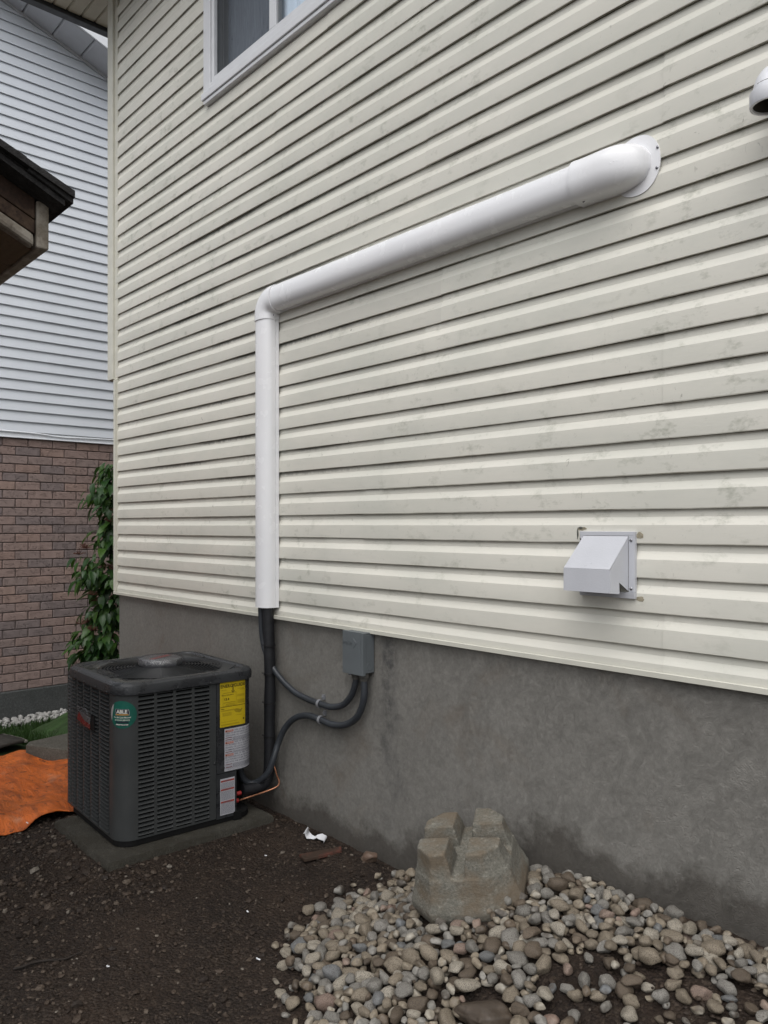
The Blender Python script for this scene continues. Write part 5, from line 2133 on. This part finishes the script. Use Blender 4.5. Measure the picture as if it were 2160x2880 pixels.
for i in range(26):
    t_ = i / 25 * (nn - 1)
    k_ = min(int(t_), nn - 2)
    p = pe_[k_].lerp(pe_[k_ + 1], t_ - k_)
    b.lathe([(0.001, -0.008), (0.011, -0.005), (0.013, 0.004), (0.006, 0.012), (0.001, 0.013)], (p.x, p.y + 0.004 * math.sin(i * 2.1), p.z + 0.008), 8)
b.build('frayed_edge', M_ROPE, mt_, sharp=60)

b = MB()
gxs = axis([(-6.60, -5.46, 0.035)])
gys = axis([(-0.48, 0.75, 0.035)])
gv_ = []
for y in gys:
    for x in gxs:
        u = sstep((y + 0.48) / 0.55)
        e = sstep((x + 6.60) / 0.3) * sstep((-5.46 - x) / 0.25)
        z = ground_z(x, y) + 0.015 + 0.20 * u * e - 0.03 * e * u * max(0, 1 - 5 * abs(mnoise.noise(((x + y) * 1.7, (y - x) * 0.9, 3)))) + 0.035 * e * fbm(x + 0.8 * y, y * 2.0, 1.9, 5.5, 3) * u
        gv_.append((x + 0.06 * mnoise.noise((y * 3, x, 2)), y + 0.05 * mnoise.noise((x * 4, 2, 6)), z))
n1 = len(gxs)
b.add(gv_, [(j * n1 + i, j * n1 + i + 1, (j + 1) * n1 + i + 1, (j + 1) * n1 + i) for j in range(len(gys) - 1) for i in range(n1 - 1)])
o = b.build('green_tarp', M_GTARP, sharp=50, at=(-6.1, 0.1, -0.1))
tag(o, 'rumpled dark green tarp heaped on the grass behind the concrete slab', 'tarp')

# grass blades
gb = MB()
grr = random.Random(4)
for i in range(11000):
    x = grr.uniform(-7.72, -5.60)
    y = grr.uniform(-1.1, 0.5)
    if y < mnoise.noise((x * 3, 1, 1)) * 0.1 - 1.0:
        continue
    if x > -6.25 and y < -0.56:
        continue
    h = grr.uniform(0.03, 0.075)
    a = grr.uniform(0, 6.28)
    w = 0.0035
    dx, dy = math.cos(a), math.sin(a)
    le = grr.uniform(0.1, 0.7) * h
    zb = ground_z(x, y) + 0.01
    la = grr.uniform(0, 6.28)
    lx_, ly_ = math.cos(la) * le, math.sin(la) * le
    gb.add([(x - dx * w, y - dy * w, zb), (x + dx * w, y + dy * w, zb), (x + lx_ * .4 + dx * w * .7, y + ly_ * .4 + dy * w * .7, zb + h * .6), (x + lx_ * .4 - dx * w * .7, y + ly_ * .4 - dy * w * .7, zb + h * .6), (x + lx_, y + ly_, zb + h)], [(0, 1, 2, 3), (3, 2, 4)])
tag(gb.build('grass', M_GRASS, sharp=60), 'short lawn grass between the two houses', None, None, 'stuff')

# white pebbles along the neighbour's foundation
wr = random.Random(14)
wm = []
for vi in range(6):
    mb = MB()
    mb.add(VAR[vi][0], ICO2F)
    wm.append(mb.mesh('white_pebble', M_WPEB, 180))
cnt = 0
wp = []
for layer in range(2):
    for i in range(700):
        x = wr.uniform(-7.98, -7.66)
        y = wr.uniform(-0.55, 1.0)
        s = wr.uniform(0.024, 0.042)
        if all((x - q[0]) ** 2 + (y - q[1]) ** 2 > (0.85 * (s + q[2])) ** 2 for q in wp if q[3] == layer):
            wp.append((x, y, s, layer))
            zz = ground_z(x, y) + 0.015 + 0.028 * layer
            o = inst('white_pebble', wm[wr.randrange(6)], None, (x, y, zz), (wr.uniform(-.5, .5), wr.uniform(-.5, .5), wr.uniform(0, 6.28)), (s, s, s))
            tag(o, 'white landscaping pebble in the strip along the brick house', 'pebble', 'white pebbles along the brick house')
            cnt += 1

# ------------------------------------------------------------------ neighbouring house
NX = -8.04
neigh = thing('brick_house', (NX, 0.3, -0.35), 'neighbouring house with brown brick below and pale blue-white siding above', 'house')
SL = 0.354
rake = lambda y: 6.62 - SL * (y + 0.029)
b = MB()
YE, YRG = 2.4, -2.4
zr_ = lambda y: rake(max(y, 2 * YRG - y))
prof = [(-7.2, -0.8), (YE, -0.8), (YE, rake(YE) - 0.02), (YRG, rake(YRG) - 0.02), (-7.2, rake(YE) - 0.02)]
b.prism(prof, lambda u, v, d: (NX - 0.015 - d, u, v), 0.0, 8.0)
b.build('wall', M_MORTAR, neigh)
# siding
k = 0
z = 2.455
E4 = 0.1016
npr = random.Random(9)
while z < rake(YRG) - 0.05:
    y1 = min(YE, (6.62 - z) / SL - 0.029)
    y0 = -4.6
    y0 = max(y0, 2 * YRG - y1)
    cuts = [q for q in ([npr.uniform(-0.2, 1.3)] if npr.random() < 0.35 else []) if y0 + 0.2 < q < y1 - 0.2]
    ys = [y0] + cuts + [y1]
    for i in range(len(ys) - 1):
        b = MB()
        o_ = 0.0 if i == 0 else 0.0012
        a, e = ys[i], ys[i + 1] + (0.006 if i < len(ys) - 2 else 0)
        pr3 = [(NX + o_, z + 0.004), (NX + 0.0185 + o_, z), (NX + 0.0192 + o_, z + 0.004), (NX + 0.001 + o_, z + E4 + 0.004), (NX - 0.004 + o_, z + E4 + 0.004)]
        b.loft([[(x, y, zz) for x, zz in pr3] for y in (a, e)])
        b.build('siding_board', M_NSIDE, neigh)
    z += E4
b = MB()
b.box(NX - 0.005, NX + 0.010, -7.2, YE, 2.400, 2.452)
b.box(NX - 0.005, NX + 0.028, -7.2, YE, 2.392, 2.3995)
b.build('ledge_trim', M_NWHITE, neigh, bevel=0.002)
b = MB()
b.tube(smooth_path([(NX + 0.018, -1.5, 2.470), (NX + 0.019, -0.07, 2.452), (NX + 0.019, 0.25, 2.447), (NX + 0.019, 0.50, 2.430), (NX + 0.018, 0.75, 2.436), (NX + 0.018, 1.05, 2.442), (NX + 0.018, 2.2, 2.45)], 6), 0.0075, 7)
b.build('cable', M_NWHITE, neigh, sharp=60)
# bricks
BH, BL, J = 0.085, 0.236, 0.009
bm1 = []
for mt in M_BRICKS:
    mb = MB()
    hb, lb = (BH - J) / 2, (BL - J) / 2
    c_ = 0.004
    q0 = [(-lb, -hb), (lb, -hb), (lb, hb), (-lb, hb)]
    q1 = [(-lb + c_, -hb + c_), (lb - c_, -hb + c_), (lb - c_, hb - c_), (-lb + c_, hb - c_)]
    mb.loft([[(0, u, v) for u, v in q0], [(0.012, u, v) for u, v in q0], [(0.0155, u, v) for u, v in q1]])
    bm1.append(mb.mesh('brick', mt))
brr = random.Random(31)
rows_b = int((2.39 + 0.09) / BH)
bricks_rest = [MB() for _ in M_BRICKS]
nbk = 0
ZB0 = 2.392 - rows_b * BH
for r_ in range(rows_b):
    zc_ = ZB0 + (r_ + 0.5) * BH
    off = (BL / 2 if r_ % 2 else 0.0) + 0.07
    for q in range(-20, 8):
        yc = off + q * BL
        m_ = brr.choices(range(4), (38, 30, 20, 12))[0]
        px_ = NX - 0.014 + brr.uniform(-0.001, 0.0015)
        if -0.45 < yc < 1.32 and nbk < 300:
            inst('brick', bm1[m_], neigh, Vector((px_, yc + brr.uniform(-.002, .002), zc_)) - WLOC[neigh.name])
            nbk += 1
        elif yc < 2.3:
            me_ = bm1[m_]
            bricks_rest[m_].add([(v.co.x + px_, v.co.y + yc, v.co.z + zc_) for v in me_.vertices], [tuple(p.vertices) for p in me_.polygons])
allb = MB()
for i, mb in enumerate(bricks_rest):
    allb.add(mb.v, mb.f, i)
o = allb.build('brick', M_BRICKS, neigh)
o['kind'] = 'stuff'
b = MB()
b.box(NX - 0.02, NX + 0.02, -7.2, YE, -0.9, ZB0 - 0.001)
b.build('foundation', M_NFOUND, neigh, bevel=0.01)
# roof: rake soffit panels, rake trims, fascia, roof deck
OV = 0.40


def rk(y, dz=0.0):
    return rake(y) + dz


PWID = 0.285
i = 0
y = -1.30
while y < 2.3:
    b = MB()
    y0, y1 = y + 0.004, y + PWID - 0.004
    rings = []
    for x in (NX + 0.030, NX + OV):
        rings.append([(x, y0, rk(y0, -0.006)), (x, y0 + 0.012, rk(y0 + 0.012, -0.016)), (x, y1 - 0.012, rk(y1 - 0.012, -0.016)), (x, y1, rk(y1, -0.006)), (x, y1, rk(y1, 0.01)), (x, y0, rk(y0, 0.01))])
    b.loft(rings)
    b.build('soffit_panel', M_NSOFFIT, neigh)
    y += PWID
b = MB()
for (x0, x1, d0, d1) in ((NX + 0.014, NX + 0.0295, -0.040, 0.0), ):
    b.hexa([(x0, -2.4, rk(-2.4, d0)), (x1, -2.4, rk(-2.4, d0)), (x1, 2.4, rk(2.4, d0)), (x0, 2.4, rk(2.4, d0))], [(x0, -2.4, rk(-2.4, d1)), (x1, -2.4, rk(-2.4, d1)), (x1, 2.4, rk(2.4, d1)), (x0, 2.4, rk(2.4, d1))])
b.build('rake_trim', M_NSOFFIT, neigh)
b = MB()
x0, x1 = NX + OV + 0.001, NX + OV + 0.022
b.hexa([(x0, -2.4, rk(-2.4, -0.012)), (x1, -2.4, rk(-2.4, -0.012)), (x1, 2.6, rk(2.6, -0.012)), (x0, 2.6, rk(2.6, -0.012))], [(x0, -2.4, rk(-2.4, 0.125)), (x1, -2.4, rk(-2.4, 0.125)), (x1, 2.6, rk(2.6, 0.125)), (x0, 2.6, rk(2.6, 0.125))])
b.build('rake_fascia', M_NWHITE, neigh)
b = MB()
x0, x1 = NX - 8.2, NX + OV
b.hexa([(x0, -2.4, rk(-2.4, 0.012)), (x1, -2.4, rk(-2.4, 0.012)), (x1, 2.7, rk(2.7, 0.012)), (x0, 2.7, rk(2.7, 0.012))], [(x0, -2.4, rk(-2.4, 0.10)), (x1, -2.4, rk(-2.4, 0.10)), (x1, 2.7, rk(2.7, 0.10)), (x0, 2.7, rk(2.7, 0.10))])
b.hexa([(x0, -7.5, rk(2.7, 0.012)), (x1, -7.5, rk(2.7, 0.012)), (x1, -2.401, rk(-2.4, 0.012)), (x0, -2.401, rk(-2.4, 0.012))], [(x0, -7.5, rk(2.7, 0.10)), (x1, -7.5, rk(2.7, 0.10)), (x1, -2.401, rk(-2.4, 0.10)), (x0, -2.401, rk(-2.4, 0.10))])
b.build('roof', M_ROOF, neigh)

# ------------------------------------------------------------------ leafy shrub between the houses
shrub = thing('leafy_shrub', (-6.45, 0.62, -0.22), 'tall leafy green shrub with rusty flower heads behind the house corner', 'shrub')


def leaf_mesh(mt, droop):
    mb = MB()
    n = 6
    vs, fs = [], []
    for i in range(n + 1):
        t_ = i / n
        w = 0.27 * math.sin(math.pi * t_ ** 0.85) ** 0.8 * (1 - 0.25 * t_) if 0 < i < n else 0.004
        x = t_
        z = -droop * t_ * t_
        vs += [(x, -w, z + w * 0.28), (x, 0, z - 0.012), (x, w, z + w * 0.28)]
    for i in range(n):
        a = i * 3
        fs += [(a, a + 3, a + 4, a + 1), (a + 1, a + 4, a + 5, a + 2)]
    mb.add(vs, fs)
    return mb, mb.mesh('leaf', mt, 60)


LM = [leaf_mesh(M_LEAFS[i % 2], 0.15 + 0.12 * i) for i in range(4)]
lr = random.Random(17)
leaves = []
stems = MB()
# clumps: (y, z, radius) of the hanging sprays seen from the yard
clumps = [(0.42, 1.98, 0.20), (0.34, 1.78, 0.24), (0.42, 1.55, 0.18), (0.38, 1.42, 0.20), (0.24, 1.15, 0.26), (0.36, 1.02, 0.26), (0.28, 0.78, 0.22), (0.22, 0.55, 0.27), (0.34, 0.42, 0.30), (0.30, 0.18, 0.28), (0.62, 1.8, 0.32), (0.66, 1.3, 0.36), (0.62, 0.8, 0.36), (0.62, 0.35, 0.36)]
for (cy, cz, cr2) in clumps:
    for i in range(125 if cy < 0.5 else 80):
        while True:
            p = Vector((lr.uniform(-1, 1), lr.uniform(-1, 1), lr.uniform(-1, 1)))
            if p.length < 1:
                break
        p = p * (0.55 + 0.45 * lr.random())
        pos = Vector((-6.45 + p.x * cr2 * 1.05, cy + p.y * cr2, cz + p.z * cr2 * 0.75))
        out = math.atan2(p.y - 0.25, p.x + 0.15) + lr.uniform(-0.7, 0.7)
        leaves.append((pos, out, lr.uniform(0.15, 1.15), lr.uniform(-0.5, 0.5), lr.choice((lr.uniform(0.055, 0.095), lr.uniform(0.085, 0.145))), lr.randrange(4)))
vis_ = sorted(range(len(leaves)), key=lambda i: -(leaves[i][0].x * 1.0 - abs(leaves[i][0].y - 0.22) * 1.2 + leaves[i][4] * 2))
keep300 = set(vis_[:300])
restl = [MB(), MB()]
for i, (pos, yaw, pit, roll, s, vi) in enumerate(leaves):
    if i in keep300:
        o = inst('leaf', LM[vi][1], shrub, pos - WLOC[shrub.name], (roll, pit, yaw), (s, s, s))
    else:
        mt4 = Matrix.Translation(pos) @ Matrix.Rotation(yaw, 4, 'Z') @ Matrix.Rotation(pit, 4, 'Y') @ Matrix.Rotation(roll, 4, 'X') @ Matrix.Scale(s, 4)
        restl[vi % 2].add([tuple(mt4 @ Vector(q)) for q in LM[vi][0].v], LM[vi][0].f)
lo = MB()
for i in range(2):
    lo.add(restl[i].v, restl[i].f, i)
o = lo.build('leaf', M_LEAFS, shrub, sharp=60)
o['kind'] = 'stuff'
for (cy, cz, cr2) in clumps:
    p0 = (-6.45 + lr.uniform(-.06, .06), 0.62 + lr.uniform(-.1, .1), -0.24)
    p1 = (-6.45, 0.58 + lr.uniform(-.1, .1), cz * 0.55)
    stems.tube(smooth_path([p0, p1, (-6.45, cy + 0.05, cz - 0.05), (-6.42, cy - cr2 * 0.5, cz + cr2 * 0.3)], 5), [0.012 - 0.0006 * k_ for k_ in range(16)], 6)
stems.build('stem', M_STEM, shrub, sharp=60)
for (cy, cz, cr2) in clumps[2:10]:
    for q in range(3):
        b = MB()
        c_ = Vector((-6.40 + lr.uniform(-.06, .1), cy - cr2 * lr.uniform(0.1, 0.65), cz + cr2 * lr.uniform(0.55, 0.85)))
        for i in range(26):
            d = Vector((lr.uniform(-1, 1), lr.uniform(-1, 1), lr.uniform(0.1, 1))).normalized() * lr.uniform(0.03, 0.055)
            b.tube([c_, c_ + d * .6, c_ + d], [0.0016, 0.0012, 0.0022], 4)
        b.build('flower_head', M_FLOWER, shrub)

# ------------------------------------------------------------------ wooden shed whose roof corner shows at the left
shed = thing('wooden_shelter', (-3.9, -2.9, 0.0), 'weathered open wooden shelter whose black shingled roof corner overhangs at the left', 'shelter')
SX, SY = -2.52, -1.511
SS = 0.472
rk2 = lambda y, z0=2.434: z0 + SS * (-1.549 - y)
YR = -3.0
XE = -5.3


def slab(mb, x0, x1, ya, yb, zlo, zhi, mi=0):
    """board parallel to the rake between ya > yb, given heights at y = -1.549"""
    mb.hexa([(x0, yb, rk2(yb, zlo)), (x1, yb, rk2(yb, zlo)), (x1, ya, rk2(ya, zlo)), (x0, ya, rk2(ya, zlo))], [(x0, yb, rk2(yb, zhi)), (x1, yb, rk2(yb, zhi)), (x1, ya, rk2(ya, zhi)), (x0, ya, rk2(ya, zhi))])


b = MB()
b.box(XE, SX, SY - 0.038, SY, 2.398, 2.545)
b.build('eave_board', M_WD_GREY, shed, bevel=0.006)
b = MB()
slab(b, SX - 0.030, SX - 0.003, -1.553, YR, 2.483, 2.5465)
b.build('rake_board', M_WD_DARK, shed, bevel=0.003)
b = MB()
slab(b, SX - 0.030, SX - 0.004, -1.553, YR, 2.437, 2.4805)
b.build('rake_board', M_WD_DARK, shed, bevel=0.003)
b = MB()
slab(b, SX - 0.045, SX + 0.004, -1.556, YR, 2.394, 2.434)
b.build('rake_trim', M_WD_GREY, shed, bevel=0.012)
b = MB()
slab(b, XE, SX - 0.047, -1.552, YR, 2.400, 2.410)
b.build('soffit_sheet', M_WD_PLY, shed)
for i in range(9):
    x = SX - 0.35 - i * 0.3
    b = MB()
    slab(b, x - 0.038, x, -1.60, YR, 2.412, 2.545)
    b.build('rafter', M_WD_DARK, shed)
b = MB()
slab(b, XE - 0.1, SX + 0.075, -1.490, YR, 2.5480, 2.5660)
b.hexa([(XE - .1, YR - 1.5, rk2(-1.5, 2.5480)), (SX + .075, YR - 1.5, rk2(-1.5, 2.5480)), (SX + .075, YR - .001, rk2(YR, 2.5480)), (XE - .1, YR - .001, rk2(YR, 2.5480))],
       [(XE - .1, YR - 1.5, rk2(-1.5, 2.5660)), (SX + .075, YR - 1.5, rk2(-1.5, 2.5660)), (SX + .075, YR - .001, rk2(YR, 2.5660)), (XE - .1, YR - .001, rk2(YR, 2.5660))])
b.build('roof_deck', M_ROOF, shed)  # shingle black on the deck puts the overhang's shade into its colour
srr = random.Random(2)
for i in range(12):
    ya = -1.474 - i * 0.13
    yb = max(YR, ya - 0.29)
    x = SX + 0.09 + srr.uniform(-.008, .008)
    while x > XE - 0.1:
        w = 0.32
        j = srr.uniform(-0.008, 0.008)
        b = MB()
        z0_ = 2.5680 + 0.0
        yb_ = yb
        b.hexa([(x - w + 0.003, yb_, rk2(yb_, 2.5680)), (x, yb_, rk2(yb_, 2.5680)), (x, ya + j, rk2(ya + j, 2.5840)), (x - w + 0.003, ya + j, rk2(ya + j, 2.5840))],
               [(x - w + 0.003, yb_, rk2(yb_, 2.5860)), (x, yb_, rk2(yb_, 2.5860)), (x, ya + j, rk2(ya + j, 2.6080 + srr.uniform(-.003, .004))), (x - w + 0.003, ya + j, rk2(ya + j, 2.6080))])
        b.build('shingle', M_ROOF, shed)
        x -= w
b = MB()
slab(b, XE - .1, SX + 0.083, -1.480, YR, 2.5665, 2.5675)
slab(b, SX - 0.2, SX + 0.086, -1.468, -1.60, 2.5680, 2.5835)
b.build('starter_shingle', M_ROOF, shed)
b = MB()
b.hexa([(XE - .1, YR - 1.56, rk2(-1.44, 2.5820)), (SX + .085, YR - 1.56, rk2(-1.44, 2.5820)), (SX + .085, YR - .002, rk2(YR, 2.5840)), (XE - .1, YR - .002, rk2(YR, 2.5840))],
       [(XE - .1, YR - 1.56, rk2(-1.44, 2.5940)), (SX + .085, YR - 1.56, rk2(-1.44, 2.5940)), (SX + .085, YR - .002, rk2(YR, 2.58)), (XE - .1, YR - .002, rk2(YR, 2.58))])
b.build('far_roof_slope', M_ROOF, shed)
for (px_, py_) in ((-2.72, -1.92), (-5.10, -1.92), (-2.72, -4.05), (-5.10, -4.05)):
    b = MB()
    b.box(px_ - 0.045, px_ + 0.045, py_ - 0.045, py_ + 0.045, -0.05, 2.39)
    b.build('post', M_WD_DARK, shed, bevel=0.004)
for py_ in (-1.92, -4.05):
    b = MB()
    b.box(XE + 0.05, SX - 0.06, py_ - 0.02, py_ + 0.02, 2.392, 2.53)
    b.build('beam', M_WD_DARK, shed, bevel=0.004)
